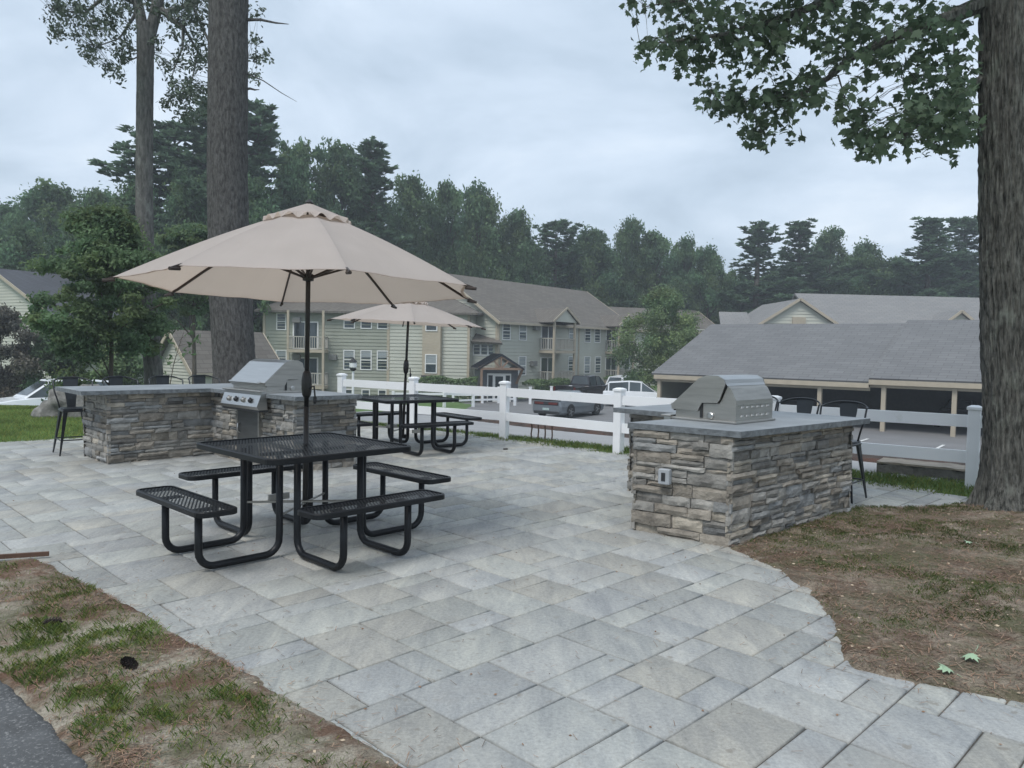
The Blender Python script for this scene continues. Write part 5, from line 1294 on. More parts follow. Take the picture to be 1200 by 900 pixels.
# the denser second row, lower, that closes the view below the crowns
r2 = random.Random(5)
row2 = [(30, 262), (95, 250), (160, 215), (228, 200), (290, 205), (335, 215), (380, 222), (425, 232), (470, 252), (515, 262), (560, 268), (610, 285), (655, 288), (700, 296), (745, 300), (790, 312), (835, 328), (872, 322), (912, 316), (955, 318), (1000, 312), (1040, 318), (1085, 312), (1130, 308)]
def nearest(px):
    best = min(back, key=lambda b: abs(b[2] - px)); return best[6]
LAND = {30: 'over the far left house roof', 95: 'left of the thin bare trunk', 160: 'behind the thin bare trunk', 228: 'left of the thick pine trunk', 290: 'touching the right side of the thick pine trunk', 335: 'over the left slope of the large umbrella', 380: 'over the umbrella vent cap', 425: 'over the right slope of the large umbrella, nearest its cap', 470: 'over the middle of the large umbrella right slope', 515: 'over the right tip of the large umbrella', 560: 'over the left end of the long brown roof', 610: 'over the long brown roof, left of its middle', 655: 'over the middle of the long brown roof', 700: 'over the right hip of the long brown roof', 745: 'over the farthest brown roof', 790: 'over the top of the small leafy tree', 835: 'over the left rake of the carport roof', 872: 'over the far left corner of the pale roofs', 912: 'left of the peak of the pale gable', 955: 'right of the peak of the pale gable', 1000: 'over the left end of the pale ridge', 1040: 'over the middle of the pale ridge', 1085: 'over the small gable on the pale roof', 1130: 'over the pale ridge beside the maple trunk'}
for i, (px, ty) in enumerate(row2):
    Y = 68 if px < 330 else 80 if px < 480 else 100
    if px < 330: Y = 60
    place('D', i % 4, px + r2.uniform(-5, 5), ty, Y, 34 + r2.uniform(-3, 6), 'lower dark understorey tree ' + LAND[px])
# deep forest mass that closes the last gaps
def forest_mass():
    r = np.random.default_rng(9); n = 110000
    th = r.uniform(0, 1, n); px = -620 + th * 2440; Y = np.where(px < 330, 78, 112) + r.uniform(0, 8, n)
    X = (px - 600) / 900 * Y; Z = GZT + r.random(n) ** .8 * np.where(px < 330, 11., np.where(px < 520, 13, 10.5))
    C = np.stack([X, Y, Z], 1); N = r.normal(size=(n, 3)) + np.array([0, -.5, .3]); N /= np.linalg.norm(N, axis=1)[:, None]
    P, F = cards(C, N, .55, .6, 3); k = r.uniform(.5, 1.0, n); o = npmesh('distant_woodland', P, F, M_decid, np.stack([k, k, k], 1)); struct(o, 'stuff')
forest_mass()

# middle distance trees
def mid(name, label, px, py_c, Y, rpx, zb, H, seed, n, lsz, leaf, npuff=40, z0=.8, trunk=.1, flat=1.0, pr=.22, cat='tree'):
    X = (px - 600) / 900 * Y; Wd = rpx / 900 * Y
    return tree_thing(name, label, cat, decid_parts(seed, H, Wd, z0, n, lsz, npuff, .55, trunk, flat, pr), M_barkfar, leaf, (X, Y, zb))
mid('leafy_tree', 'small bright leafy tree standing in the lot left of the carport', 774, 410, 54.5, 56, -2.35, 8.3, 31, 36000, .085, M_decid_l, 110, .9)
mid('leafy_tree', 'tall layered green tree in front of the thin trunk, left of the shed', 128, 330, 18.4, 84, -.1, 4.9, 41, 44000, .055, M_midleaf, 150, .9, .06, .65, .18)
mid('leafy_tree', 'leafy tree whose low branches hang over the shed roof', 226, 300, 34, 70, -2.2, 9.0, 43, 30000, .10, M_midleaf, 110, 4.6, .12, .5, .17)
mid('shrub', 'dark reddish flowering shrub at the far left edge', 0, 410, 37, 56, -2.3, 5.3, 47, 26000, .09, M_purple, 50, .1, .05, cat='shrub')
mid('shrub', 'pale green shrub between the reddish shrub and the layered tree', 66, 420, 38, 46, -2.3, 4.5, 48, 24000, .09, M_midleaf, 44, .1, .05, cat='shrub')
mid('shrub', 'green shrub directly behind the left bar stool backs', 134, 430, 36, 52, -2.3, 3.9, 49, 24000, .09, M_decid_l, 44, .1, .05, cat='shrub')
mid('shrub', 'low green shrub growing above the boulder, before the white car', 86, 450, 17.4, 24, -.1, .95, 52, 3500, .045, M_midleaf, 24, .1, .02, cat='shrub')
def sapling():
    t = thing('sapling', 'young sapling with few leaves before the cream shed gable', 'sapling', (-6.55, 14.6, 0)); m = MB(); r = random.Random(3); tips = []
    m.tube([(0, 0, 0), (.02, 0, .6), (.10, .02, 1.1), (.22, .03, 1.5), (.30, .03, 1.75)], [.012, .01, .008, .005, .002], 6)
    for z, dx, dz in ((1.0, -.12, .25), (1.1, .3, .25), (1.25, .4, .35), (1.35, -.15, .3), (1.45, .45, .12), (1.55, .3, .3)):
        x0 = .1 + (z - 1.1) * .25; m.tube([(x0, 0, z), (x0 + dx * .6, .05, z + dz * .6), (x0 + dx, .05, z + dz)], [.004, .003, .0015], 5)
        for k in range(9): s = r.uniform(.3, 1.1); tips.append((x0 + dx * s + r.uniform(-.07, .07), r.uniform(-.1, .15), z + dz * s + r.uniform(-.07, .05)))
    m.build('stem', M_barkfar, t); C = np.array(tips); rr_ = np.random.default_rng(5); N = rr_.normal(size=C.shape) + [0, -.3, .6]; N /= np.linalg.norm(N, axis=1)[:, None]
    P, F = cards(C, N, .055, .55, 2); npmesh('leaves', P, F, M_decid, np.ones((len(F), 3)), t)
sapling()
def hedge(label, cx, cy, L, dpt, H, seed, rz):
    r = np.random.default_rng(seed); n = int(9000 * L / 5); s = r.uniform(-1, 1, (n, 3)); f_ = r.integers(0, 3, n)
    C = s * np.array([L / 2, dpt / 2, H / 2]); k = r.random(n) < .5
    C[:, 2] = np.where(k, H / 2 + .12 * np.sin(C[:, 0] * 2.1 + seed) + r.normal(size=n) * .05, C[:, 2]); C[:, 1] = np.where(~k, -dpt / 2 + r.normal(size=n) * .06, C[:, 1]); C[:, 2] += H / 2
    N = r.normal(size=(n, 3)) + [0, -.5, .6]; N /= np.linalg.norm(N, axis=1)[:, None]; P, F = cards(C, N, .09, .6, seed); tn = r.uniform(.7, 1.3, n)
    o = npmesh('hedge', P, F, M_decid_l, np.stack([tn] * 3, 1)); o.location = (cx, cy, -2.35); o.rotation_euler = (0, 0, rz); tag(o, label, 'hedge')
hedge('clipped hedge left of the portico, below the green apartment wall', -4.6, 53.2, 4.4, 1.2, 1.6, 3, 0)
hedge('dark clipped hedge right of the portico, below the nearest balconies', 2.6, 57.4, 4.6, 1.2, 1.35, 4, math.atan2(.79, .61))
hedge('hedge by the far balcony, behind the black pickup', 9.8, 67.0, 5, 1.2, 1.4, 5, math.atan2(.79, .61))

# big trunks -------------------------------------------------------------
def bark_trunk(path, seed, ridge, nseg, nring, kv, kh, flare=0):
    """path: list of (x,y,z,r), ridged bark as real relief"""
    pts = np.array(path, float); zz = np.linspace(0, 1, nring); tt = np.linspace(0, 1, len(pts))
    X = np.interp(zz, tt, pts[:, 0]); Y = np.interp(zz, tt, pts[:, 1]); Z = np.interp(zz, tt, pts[:, 2]); R = np.interp(zz, tt, pts[:, 3])
    V = []
    for i in range(nring):
        for j in range(nseg):
            a = 2 * PI * j / nseg; c, s = math.cos(a), math.sin(a); r = R[i]
            h = mn.fractal(Vector((c * kh, s * kh, Z[i] * kv + seed)), .8, 2.1, 4); h2 = 1 - abs(mn.noise(Vector((c * kh * 1.4, s * kh * 1.4, Z[i] * kv * 1.5 + seed * 2)))) * 2.2
            fl = flare * math.exp(-max(0, Z[i]) / .22) * (1 + .55 * math.sin(a * 4 + seed) + .3 * math.sin(a * 7 + 1))
            q = r + fl + ridge * (h * .8 + h2 * .7); V.append((X[i] + c * q, Y[i] + s * q, Z[i]))
    F = [(i * nseg + j, i * nseg + (j + 1) % nseg, (i + 1) * nseg + (j + 1) % nseg, (i + 1) * nseg + j) for i in range(nring - 1) for j in range(nseg)]
    return np.array(V), np.array(F)
def join(parts):
    Vs = []; Fs = []; n = 0
    for V, F in parts: Vs.append(V); Fs.append(F + n); n += len(V)
    return np.vstack(Vs), np.vstack(Fs)
# thick pine behind the left grill
tp = thing('pine_tree', 'very thick bare pine trunk rising behind the left grill and large umbrella', 'pine', (-5.02, 13.9, 0))
V, F = bark_trunk([(0, 0, -.3, .46), (-.0, 0, 1, .365), (-.10, 0, 2.6, .352), (-.14, 0, 4.6, .338), (-.12, 0, 7.5, .325), (-.1, 0, 10, .32)], 3, .010, 150, 420, 2.2, 12, .12)
npmesh('trunk', V, F, M_barkpine, None, tp, smooth=False)
for z, L, a, dz, r in ((7.25, .78, 0, -.06, .024), (7.82, .95, .1, -.16, .016), (6.02, .26, 0, .02, .022), (6.35, .9, .1, -.48, .010)):
    m = MB(); x0 = -.13 + .30
    pts = [(x0 - .05, 0, z), (x0 + L * .35, a * .4, z + dz * .35 + .03), (x0 + L * .7, a * .8, z + dz * .7), (x0 + L, a, z + dz)]
    m.tube(pts, [r * 1.5, r, r * .7, r * .25], 6)
    if L < 0: m.tube([pts[2], (pts[2][0] + .2, a, pts[2][2] + .12)], [r * .4, r * .15], 4); m.tube([pts[1], (pts[1][0] + .25, a - .1, pts[1][2] - .12)], [r * .4, r * .15], 4)
    m.build('dead_branch', M_barkpine, tp)
# leaf clusters along twigs, each cluster given where it hangs
def px3(x, y, Y):
    u = (x - 600) / 900; v = (450 - y) / 900; P_ = math.atan(43 / 900); R_ = math.radians(1.03)
    a = u * math.cos(R_) - v * math.sin(R_); b = u * math.sin(R_) + v * math.cos(R_)
    d = (a, math.cos(P_) + b * math.sin(P_), -math.sin(P_) + b * math.cos(P_)); t = Y / d[1]; return np.array([d[0] * t, Y, 1.54 + d[2] * t])
def leaf_mesh(C, sz, shape, seed, droop=.55):
    r = np.random.default_rng(seed); n = len(C); out = []; k = len(shape)
    S = np.array(shape)
    for i in range(n):
        nrm = Vector((r.normal() * .55, r.normal() * .55, 1)).normalized(); 
        if r.random() < .5: nrm = Vector((r.normal(), r.normal() - .6, .5)).normalized()
        tip = Vector((r.normal() * .6, r.normal() * .6, -droop)); tip = (tip - nrm * tip.dot(nrm)).normalized(); sd = tip.cross(nrm); s = sz * r.uniform(.6, 1.2)
        out.append(np.array([np.array(C[i]) + s * (np.array(sd) * p[0] + np.array(tip) * p[1] + np.array(nrm) * p[2]) for p in S]))
    V = np.vstack(out); T = r.uniform(.7, 1.3, n); return V, n, T
def ngon_leaves(name, V, k, n, T, m, parent):
    me = bpy.data.meshes.new(name); me.vertices.add(len(V)); me.vertices.foreach_set('co', V.astype(np.float32).ravel())
    me.loops.add(n * k); me.loops.foreach_set('vertex_index', np.arange(n * k, dtype=np.int32)); me.polygons.add(n)
    me.polygons.foreach_set('loop_start', np.arange(n, dtype=np.int32) * k); me.polygons.foreach_set('loop_total', np.full(n, k, np.int32)); me.update(calc_edges=True); me.materials.append(m)
    a = me.color_attributes.new('tone', 'FLOAT_COLOR', 'CORNER'); cc = np.repeat(np.stack([T, T, T, np.ones(n)], 1).astype(np.float32), k, axis=0); a.data.foreach_set('color', cc.ravel())
    return link(name, me, parent)
def foliage(t, base, blobs, per, sz, shape, seed, mleafm, bark, ysp, yc, limb, twr=.006, name_fix=False):
    """blobs: (px,py,rpx,count); limb: polyline of px points with radius; leaves hang on real twigs"""
    r = np.random.default_rng(seed); C = []; m = MB(); L3 = []
    for pl in limb:
        P3 = [px3(x, y, Yq) - base for x, y, Yq, rad in pl]; m.tube([tuple(p) for p in P3], [q[3] for q in pl], 8)
        for p, q in zip(P3[:-1], P3[1:]):
            for s in np.linspace(0, 1, 12): L3.append(p * (1 - s) + q * s)
    L3 = np.array(L3)
    for bx, by, br, cnt in blobs:
        if name_fix and bx > 1122: bx = 1122
        for k in range(cnt):
            a = r.uniform(0, 2 * PI); q = math.sqrt(r.random()) * br; Yq = yc + r.uniform(-ysp, ysp)
            c = px3(bx + q * math.cos(a), by + q * math.sin(a) * .8 - (9 if name_fix and by > 60 else 0), Yq) - base
            j = np.argmin(((L3 - c) ** 2).sum(1) + r.random() * .2); s = L3[j]
            if True: m.tube([tuple(s), tuple((s + c) / 2 + np.array([0, 0, .05])), tuple(c)], [twr, twr * .7, twr * .3], 4)
            d = (c - s) / (np.linalg.norm(c - s) + 1e-6)
            for l in range(per): C.append(c + d * r.uniform(-.16, .08) * sz / .12 * 1.2 + r.normal(size=3) * sz * .62)
    m.build('branches', bark, t)
    V, n, T = leaf_mesh(C, sz, shape, seed); ngon_leaves('leaves', V, len(shape), n, T, mleafm, t)
ML = [(x * .95, y * 1.12 + .05, -.55 * (x * x * 1.6) - .35 * max(0, y) ** 2) for x, y in [(0, -.5), (.08, -.26), (.30, -.30), (.30, -.14), (.50, -.02), (.38, .06), (.44, .26), (.26, .20), (.20, .34), (0, .60), (-.20, .34), (-.26, .20), (-.44, .26), (-.38, .06), (-.50, -.02), (-.30, -.14), (-.30, -.30), (-.08, -.26)]]
# thin oak with fork, left
to = thing('oak_tree', 'thin grey-barked forked tree at left with hanging leaves at the top', 'tree', (-9.3, 20, -.4))
V1 = bark_trunk([(0, 0, -.8, .27), (-.05, 0, 1.2, .225), (-.22, 0, 3.2, .215), (-.27, 0, 5.5, .205), (-.25, 0, 7.3, .20), (-.22, 0, 9.2, .20), (-.20, 0, 10.0, .22)], 8, .006, 90, 300, 1.6, 8)
V2 = bark_trunk([(-.2, 0, 9.5, .15), (-.36, .05, 10.2, .135), (-.55, .1, 11, .12), (-.7, .1, 12.5, .1)], 9, .004, 50, 80, 1.6, 8)
V3_ = bark_trunk([(-.18, 0, 9.5, .16), (.02, .0, 10.2, .14), (.2, 0, 11, .13), (.3, 0, 12.5, .1)], 10, .004, 50, 80, 1.6, 8)
V, F = join([V1, V2, V3_]); npmesh('trunk', V, F, M_barkoak, None, to, smooth=False)
OAK = [(0, -.5, 0), (.12, -.2, .02), (.26, .0, .0), (.18, .2, .0), (.22, .35, -.03), (0, .6, -.08), (-.22, .35, -.03), (-.18, .2, 0), (-.26, 0, 0), (-.12, -.2, .02)]
obl = [(62, 12, 16, 12), (85, 8, 26, 26), (75, 38, 14, 9), (62, 38, 10, 6), (110, 22, 24, 26), (105, 55, 14, 9), (108, 66, 10, 6), (140, 22, 22, 22), (140, 55, 16, 12), (150, 70, 8, 4), (195, 12, 16, 12), (215, 30, 26, 28), (232, 65, 24, 26), (215, 95, 22, 20), (205, 118, 14, 10), (232, 120, 20, 18), (218, 138, 10, 6), (235, 10, 20, 16), (140, 84, 14, 6), (128, 80, 8, 4), (300, 12, 10, 4), (306, 68, 10, 7), (294, 44, 7, 4), (298, 90, 9, 4), (185, 50, 10, 6), (190, 75, 10, 5), (165, 5, 14, 8), (250, 100, 16, 12), (120, -20, 40, 30), (220, -25, 50, 40), (60, -20, 30, 18)]
foliage(to, np.array([-9.3, 20, -.4]), obl, 16, .115, OAK, 4, M_oak, M_barkoak, 1.6, 20.0,
        [[(158, 2, 20, .10), (130, -10, 20.4, .06), (100, 15, 20.6, .035), (60, 12, 20.8, .01)], [(190, 12, 20, .09), (205, 26, 19.8, .06), (215, 32, 19.6, .05), (214, 55, 19.6, .03), (205, 78, 19.5, .015), (200, 95, 19.5, .008)], [(195, 14, 20, .08), (225, 5, 20.3, .05), (250, 60, 20.2, .03), (300, 70, 20.2, .01)], [(215, 32, 19.6, .04), (232, 60, 20, .03), (222, 110, 20, .01)], [(160, 15, 20, .05), (140, 45, 20, .02), (112, 55, 20, .01)], [(176, 60, 20, .03), (150, 72, 19.8, .012), (130, 82, 19.8, .006)]])
# double-stemmed maple at right
bm_ = np.array([4.98, 7.36, .05])
tm = thing('maple_tree', 'double-stemmed rough-barked maple at the right edge with low leafy boughs', 'maple', tuple(bm_))
Ya = 7.42
A_ = bark_trunk([(-.12, 0, -.2, .27), (-.14, 0, .3, .225), (-.19, 0, .9, .205), (-.26, 0, 1.6, .197), (-.31, 0, 2.4, .195), (-.37, 0, 3.4, .192), (-.44, 0, 4.8, .185), (-.55, .0, 7, .16)], 5, .024, 190, 560, 2.2, 12, .11)
B_ = bark_trunk([(.16, .12, -.2, .30), (.16, .15, .3, .24), (.17, .22, .9, .215), (.16, .27, 1.6, .20), (.14, .30, 2.4, .195), (.11, .32, 3.4, .19), (.07, .34, 4.8, .19), (.1, .4, 7, .18)], 17, .024, 190, 520, 2.2, 12, .12)
V, F = join([A_, B_]); npmesh('trunk', V, F, M_barkmaple, None, tm, smooth=False)
mbl = [(752, 10, 14, 3), (752, 55, 12, 3), (760, 66, 9, 3), (785, 12, 24, 8), (775, 45, 18, 5), (800, 80, 20, 10), (795, 50, 22, 9), (815, 25, 26, 12), (840, 60, 26, 12), (870, 30, 30, 16), (875, 75, 24, 12), (905, 20, 28, 14), (905, 60, 28, 16), (940, 40, 26, 13), (965, 15, 22, 8), (975, 62, 20, 8), (1000, 20, 26, 12), (1005, 55, 24, 11), (1035, 25, 28, 12), (1040, 60, 24, 10), (1045, 84, 10, 3), (1075, 20, 26, 11), (1070, 55, 22, 9), (1090, 72, 12, 3), (1110, 25, 26, 11), (1105, 60, 18, 5), (1125, 65, 12, 3), (1138, 30, 20, 7),
       (822, 108, 8, 3), (838, 132, 12, 8), (862, 124, 14, 9), (880, 138, 12, 8), (905, 128, 16, 13), (890, 160, 14, 8), (925, 118, 14, 10), (885, 170, 10, 6), (945, 122, 12, 8), (950, 100, 12, 8), (928, 158, 8, 3), (1012, 98, 9, 4), (994, 120, 8, 3), (992, 138, 10, 5), (1018, 140, 12, 6), (1002, 165, 12, 8), (1022, 176, 14, 10), (1045, 172, 16, 13), (1070, 150, 20, 17), (1095, 135, 18, 16), (1075, 122, 12, 8), (1120, 150, 22, 20), (1105, 172, 18, 14), (1130, 115, 18, 13), (1120, 95, 12, 6), (1138, 170, 12, 7), (1068, 96, 9, 3), (1090, 100, 9, 4), (1138, 85, 10, 5), (1140, 135, 14, 9),
       (800, -40, 60, 50), (900, -50, 70, 70), (1000, -50, 70, 70), (1100, -50, 60, 50), (850, -120, 80, 60), (1000, -130, 90, 70), (1150, -120, 80, 60)]
foliage(tm, bm_, mbl, 7, .083, ML, 6, M_maple, M_barkmaple, .9, 6.9,
        [[(1150, 5, 7.42, .085), (1100, 25, 7.2, .06), (1050, 42, 7.0, .045), (1000, 66, 6.9, .035), (970, 92, 6.8, .024), (940, 110, 6.8, .018), (905, 118, 6.8, .012), (870, 119, 6.8, .006), (842, 118, 6.8, .003)],
         [(1150, -10, 7.4, .08), (1080, -20, 7.1, .06), (1000, -10, 6.8, .045), (920, 20, 6.6, .03), (850, 40, 6.6, .018), (790, 48, 6.6, .01), (750, 52, 6.6, .003)],
         [(1080, -20, 7.1, .04), (980, -40, 6.6, .03), (880, -30, 6.4, .02), (800, 0, 6.4, .01), (755, 8, 6.4, .004)],
         [(1150, 92, 7.4, .035), (1125, 112, 7.2, .022), (1095, 132, 7.1, .012), (1050, 165, 7.0, .006), (1010, 170, 7.0, .003)],
         [(1125, 112, 7.2, .015), (1120, 150, 7.1, .008), (1090, 172, 7.1, .004)], [(982, 88, 6.85, .008), (990, 115, 6.85, .005), (1000, 140, 6.85, .004), (1004, 165, 6.85, .002)],
         [(1150, -60, 7.4, .06), (1050, -100, 7, .04), (900, -110, 6.6, .02)], [(1118, 40, 7.2, .008), (1118, 78, 7.2, .005), (1098, 95, 7.2, .003), (1072, 94, 7.2, .002)]], .003, True)

# ------------------------------------------------------------------ grass and litter (nobody could count them)
def blades(name, pts, zf, h, w, m, seed, lean=.5, tri=True, tone=(.7, 1.3), kind='stuff'):
    r = np.random.default_rng(seed); n = len(pts); z = zf(pts[:, 0], pts[:, 1]); B = np.stack([pts[:, 0], pts[:, 1], z - .004], 1)
    a = r.uniform(0, 2 * PI, n); hh = h * r.uniform(.45, 1.25, n) * pts[:, 2]; L = lean * r.uniform(.2, 1.2, n) * hh
    D = np.stack([np.cos(a) * L, np.sin(a) * L, hh], 1); S = np.stack([-np.sin(a), np.cos(a), np.zeros(n)], 1) * w
    mid_ = B + D * np.array([.35, .35, .6]); tip = B + D
    P = np.stack([B - S, B + S, mid_ + S * .7, tip, mid_ - S * .7], 1).reshape(-1, 3); F = np.arange(5 * n).reshape(n, 5)
    k = r.uniform(*tone, n); y = r.random(n) ** 2; T = np.stack([k * (1 + .7 * y), k * (1 + .15 * y), k], 1)
    o = npmesh(name, P, F, m, T); return struct(o, kind)
def scatter(n, bb, mask, seed):
    r = np.random.default_rng(seed); x = r.uniform(bb[0], bb[1], n); y = r.uniform(bb[2], bb[3], n); k = mask(x, y); keep = r.random(n) < k
    return np.stack([x[keep], y[keep], .6 + .6 * k[keep]], 1)
def m_strip(x, y):
    f_ = fbm(x, y, 1.5, 31, 4); d = sdist(x, y, STRIP); dd = sdist(x, y, DRV); side = sstep(1.25, .2, -dd)
    g_ = fbm(x, y, 7, 33, 3)
    return np.where((d > .05) & (dd < -.02), np.clip((sstep(-.2, .7, f_ + side * .9 - .58) * .55 * (sstep(-.35, .35, g_) * .85 + .15)) + .012 + .04 * sstep(0, .4, g_), 0, 1), 0)
P_ = scatter(620000, (-4.6, 1.2, 1.5, 5.5), m_strip, 1); blades('strip_grass', P_, strip_z, .040, .0008, M_blade, 1, .9)
def m_bed(x, y):
    f_ = fbm(x, y, 1.3, 51, 4); d = sdist(x, y, BED); k = sstep(-.1, .5, f_ - .02) * .6
    wall = sstep(.7, .1, np.abs(.66 * (x - 1.8) - .75 * (y - 6.0)) ) * sstep(1.7, 2.0, x) * .8
    far = sstep(6.9, 7.5, y) * .8
    g_ = sstep(-.4, .35, fbm(x, y, 7, 57, 3)) * .85 + .15
    return np.where(d > .04, np.clip(np.maximum(k * .8, np.maximum(wall * .5, far * .7)) * g_ + .012, 0, 1), 0)
P_ = scatter(520000, (1.6, 6.6, 2.9, 8), m_bed, 2); blades('bed_grass', P_, bed_z, .028, .0009, M_blade, 3, .9, tone=(.5, 1.0))
def m_far(x, y):
    d = -sdist(x, y, PATIO); s = .566 * (x - 1.59) + .825 * (y - 11.34)
    ln = (y - (9.0 + (4.11 - x) * .90)) if 0 else 0
    ok = (d > .0) & (d < 1.6) & (y > 7.4) & (x > -3.2)
    dd = sdist(x, y, DRIVE)
    return np.where(ok & (dd < -.02), np.where(d < .35, .95, .9), 0)
P_ = scatter(130000, (-3.3, 7, 7.4, 15), m_far, 4); blades('fence_grass', P_, base_z, .065, .003, M_blade, 5, .7)
P_ = scatter(200000, (-13.9, -2.5, 8.6, 19.8), lambda x, y: np.where((-sdist(x, y, PATIO) > .0), .9, 0), 6); blades('lawn_grass', P_, base_z, .05, .005, M_blade, 7, .7, tone=(.8, 1.3))
def litter(name, n, bb, zf, mask, seed, L, w, m):
    r = np.random.default_rng(seed); p = scatter(n, bb, mask, seed); n = len(p); z = zf(p[:, 0], p[:, 1]) + .004 + r.random(n) * .008
    a = r.uniform(0, PI, n); l = L * r.uniform(.3, 1, n); B = np.stack([p[:, 0], p[:, 1], z], 1); D = np.stack([np.cos(a) * l, np.sin(a) * l, r.normal(size=n) * .15 * l], 1); S = np.stack([-np.sin(a) * w, np.cos(a) * w, np.zeros(n)], 1)
    Pm = np.stack([B - D - S, B + D - S, B + D + S, B - D + S], 1).reshape(-1, 3); k = r.uniform(.4, 1.6, n); y = r.random(n)
    struct(npmesh(name, Pm, np.arange(4 * n).reshape(n, 4), m, np.stack([k, k * (.85 + .3 * y), k * (.8 + .4 * y)], 1)), 'stuff')
litter('pine_needle_litter', 160000, (-4.6, 1.2, 1.5, 5.5), strip_z, lambda x, y: np.where((sdist(x, y, STRIP) > .02) & (sdist(x, y, DRV) < 0), sstep(-.1, .45, fbm(x, y, 1.9, 71)) * .85 + .04, 0), 8, .034, .0013, M_needle)
litter('bed_needle_litter', 70000, (1.6, 6.6, 2.9, 8), bed_z, lambda x, y: np.where(sdist(x, y, BED) > .02, .3 + .6 * sstep(-.2, .4, fbm(x, y, 1.6, 91)), 0), 9, .032, .0016, M_needle)
litter('paver_needles', 26000, (-4, 4, 2.4, 7.5), lambda x, y: x * 0 + .003, lambda x, y: np.where((sdist(x, y, PATIO) > .0), .03 + .9 * np.exp(-np.minimum(np.abs(sdist(x, y, STRIP)), np.abs(sdist(x, y, BED))) / .10), 0), 15, .026, .0012, M_needle)
def chips(name, n, bb, zf, mask, seed, s, m):
    p = scatter(n, bb, mask, seed); r = np.random.default_rng(seed); n = len(p); z = zf(p[:, 0], p[:, 1]) + .004; C = np.stack([p[:, 0], p[:, 1], z], 1)
    N = r.normal(size=(n, 3)) * .4 + [0, 0, 1]; N /= np.linalg.norm(N, axis=1)[:, None]; Pm, F = cards(C, N, s, .6, seed); k = r.uniform(.3, 1.3, n)
    struct(npmesh(name, Pm, F, m, np.stack([k, k * .93, k * .85], 1)), 'stuff')
M_chip = mat('chip_litter', (.42, .36, .28), .9, var=.2, ns=20, tone=True)
chips('bed_chips', 4000, (1.5, 8, 2.6, 8), bed_z, lambda x, y: np.where(sdist(x, y, BED) > .02, .7, 0), 12, .011, M_chip)
chips('strip_chips', 2500, (-6, 2, .2, 5.5), strip_z, lambda x, y: np.where((sdist(x, y, STRIP) > .02) & (sdist(x, y, DRV) < 0), .6, 0), 13, .010, M_chip)
chips('patio_debris', 1400, (-5, 5, 2.4, 12), lambda x, y: x * 0 + .001, lambda x, y: np.where(sdist(x, y, PATIO) > .1, .5, 0), 14, .008, M_needle)

# ------------------------------------------------------------------ haze
m_h = bpy.data.materials.new('haze_air'); m_h.use_nodes = True; nh = m_h.node_tree; nh.nodes.remove(nh.nodes['Principled BSDF'])
pv = nh.nodes.new('ShaderNodeVolumePrincipled'); pv.inputs['Color'].default_value = (.86, .93, 1, 1); pv.inputs['Density'].default_value = HAZE; nh.links.new(pv.outputs[0], nh.nodes['Material Output'].inputs['Volume'])
hz = MB(); hz.box((-430, -70, -3.6), (430, 710, 30)); struct(hz.build('haze', m_h), 'stuff')
# ------------------------------------------------------------------ sky, sun, camera
w = bpy.data.worlds.new('World'); sc.world = w; w.use_nodes = True; nt = w.node_tree; bg = nt.nodes['Background']
sky = nt.nodes.new('ShaderNodeTexSky'); sky.sky_type = 'NISHITA'; sky.sun_disc = False
SUN_EL, SUN_AZ = math.radians(58), math.radians(-150)
sky.sun_elevation = SUN_EL; sky.sun_rotation = SUN_AZ; sky.air_density = 1.2; sky.dust_density = 2
sk = nt.nodes.new('ShaderNodeVectorMath'); sk.operation = 'SCALE'; sk.inputs['Scale'].default_value = 1.0; nt.links.new(sky.outputs[0], sk.inputs[0])
tc = nt.nodes.new('ShaderNodeTexCoord'); sx = nt.nodes.new('ShaderNodeSeparateXYZ'); nt.links.new(tc.outputs['Generated'], sx.inputs[0])
def mth(op, a, b=None):
    n = nt.nodes.new('ShaderNodeMath'); n.operation = op
    for i, v in enumerate((a, b)):
        if v is None: continue
        if isinstance(v, (int, float)): n.inputs[i].default_value = v
        else: nt.links.new(v, n.inputs[i])
    return n.outputs[0]
zz = mth('ADD', mth('MAXIMUM', sx.outputs[2], 0), .3); cx = nt.nodes.new('ShaderNodeCombineXYZ')
nt.links.new(mth('DIVIDE', sx.outputs[0], zz), cx.inputs[0]); nt.links.new(mth('DIVIDE', sx.outputs[1], zz), cx.inputs[1])
n1 = noise_tex(nt, cx.outputs[0], 1.6, 8, .56); n1n = [n for n in nt.nodes if n.type == 'TEX_NOISE'][-1]; n1n.inputs['Distortion'].default_value = .35
K = 9.4                          # cloud radiance before the Background strength of 0.1
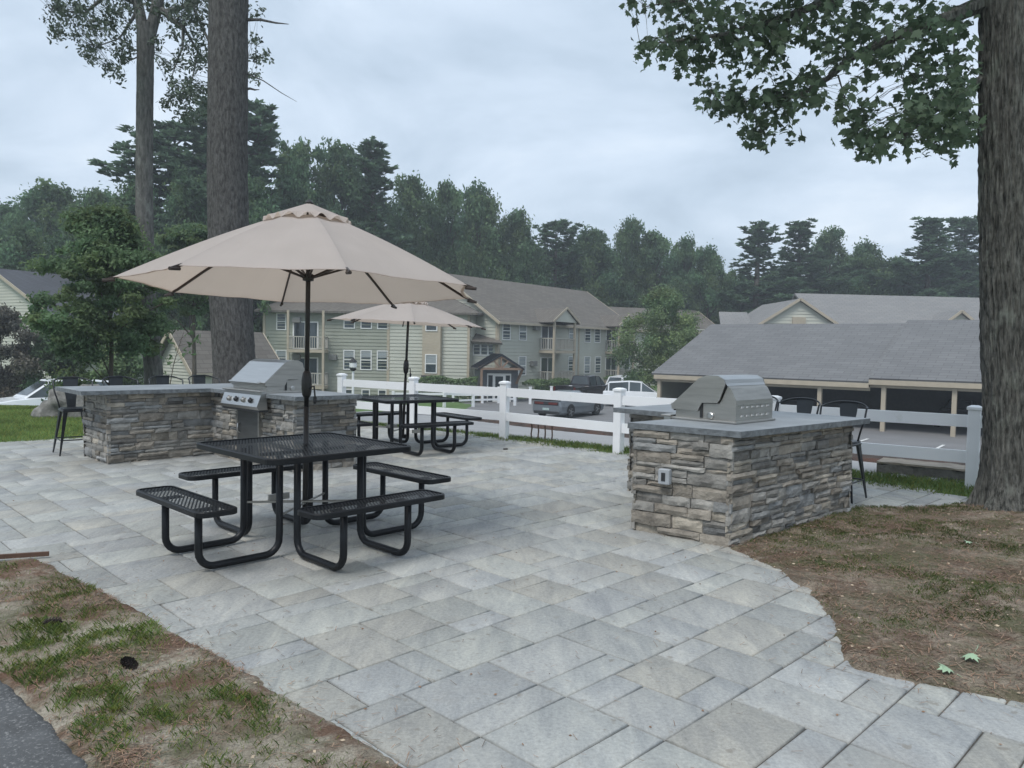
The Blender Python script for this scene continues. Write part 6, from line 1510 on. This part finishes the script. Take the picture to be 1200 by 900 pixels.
cl = ramp(nt, n1, [(.30, (.35, .43, .525)), (.44, (.44, .53, .635)), (.56, (.53, .62, .73)), (.70, (.66, .735, .82))])
cs = nt.nodes.new('ShaderNodeVectorMath'); cs.operation = 'SCALE'; cs.inputs['Scale'].default_value = K; nt.links.new(cl, cs.inputs[0])
mx = nt.nodes.new('ShaderNodeMix'); mx.data_type = 'RGBA'; mx.inputs[0].default_value = .93
nt.links.new(sk.outputs[0], mx.inputs[6]); nt.links.new(cs.outputs[0], mx.inputs[7]); nt.links.new(mx.outputs[2], bg.inputs[0]); bg.inputs[1].default_value = .1
ld = bpy.data.lights.new('sun', 'SUN'); ld.energy = 1.5; ld.angle = math.radians(22); ld.color = (1, .97, .93); lo = bpy.data.objects.new('sun', ld); COL.objects.link(lo)
sd = Vector((math.sin(SUN_AZ) * math.cos(SUN_EL), math.cos(SUN_AZ) * math.cos(SUN_EL), math.sin(SUN_EL))); lo.rotation_euler = (sd).to_track_quat('Z', 'Y').to_euler(); lo.location = (0, 0, 30)
cam = bpy.data.cameras.new('camera'); cam.sensor_width = 36; cam.lens = 27; cam.clip_start = .05; cam.clip_end = 2000
co = bpy.data.objects.new('camera', cam); COL.objects.link(co); sc.camera = co
pt_ = math.atan(43 / 900); ro_ = math.radians(1.03)
Fv = Vector((0, math.cos(pt_), -math.sin(pt_))); R0 = Vector((1, 0, 0)); U0 = Vector((0, math.sin(pt_), math.cos(pt_)))
Rv = R0 * math.cos(ro_) + U0 * math.sin(ro_); Uv = -R0 * math.sin(ro_) + U0 * math.cos(ro_)
co.matrix_world = Matrix(((Rv.x, Uv.x, -Fv.x, 0), (Rv.y, Uv.y, -Fv.y, 0), (Rv.z, Uv.z, -Fv.z, 1.54), (0, 0, 0, 1)))
sc.view_settings.view_transform = 'Standard'; sc.view_settings.look = 'None'; sc.view_settings.exposure = .60; sc.view_settings.gamma = 1
sc.render.engine = 'CYCLES'; sc.cycles.max_bounces = 6; sc.cycles.transparent_max_bounces = 12; sc.cycles.use_denoising = True
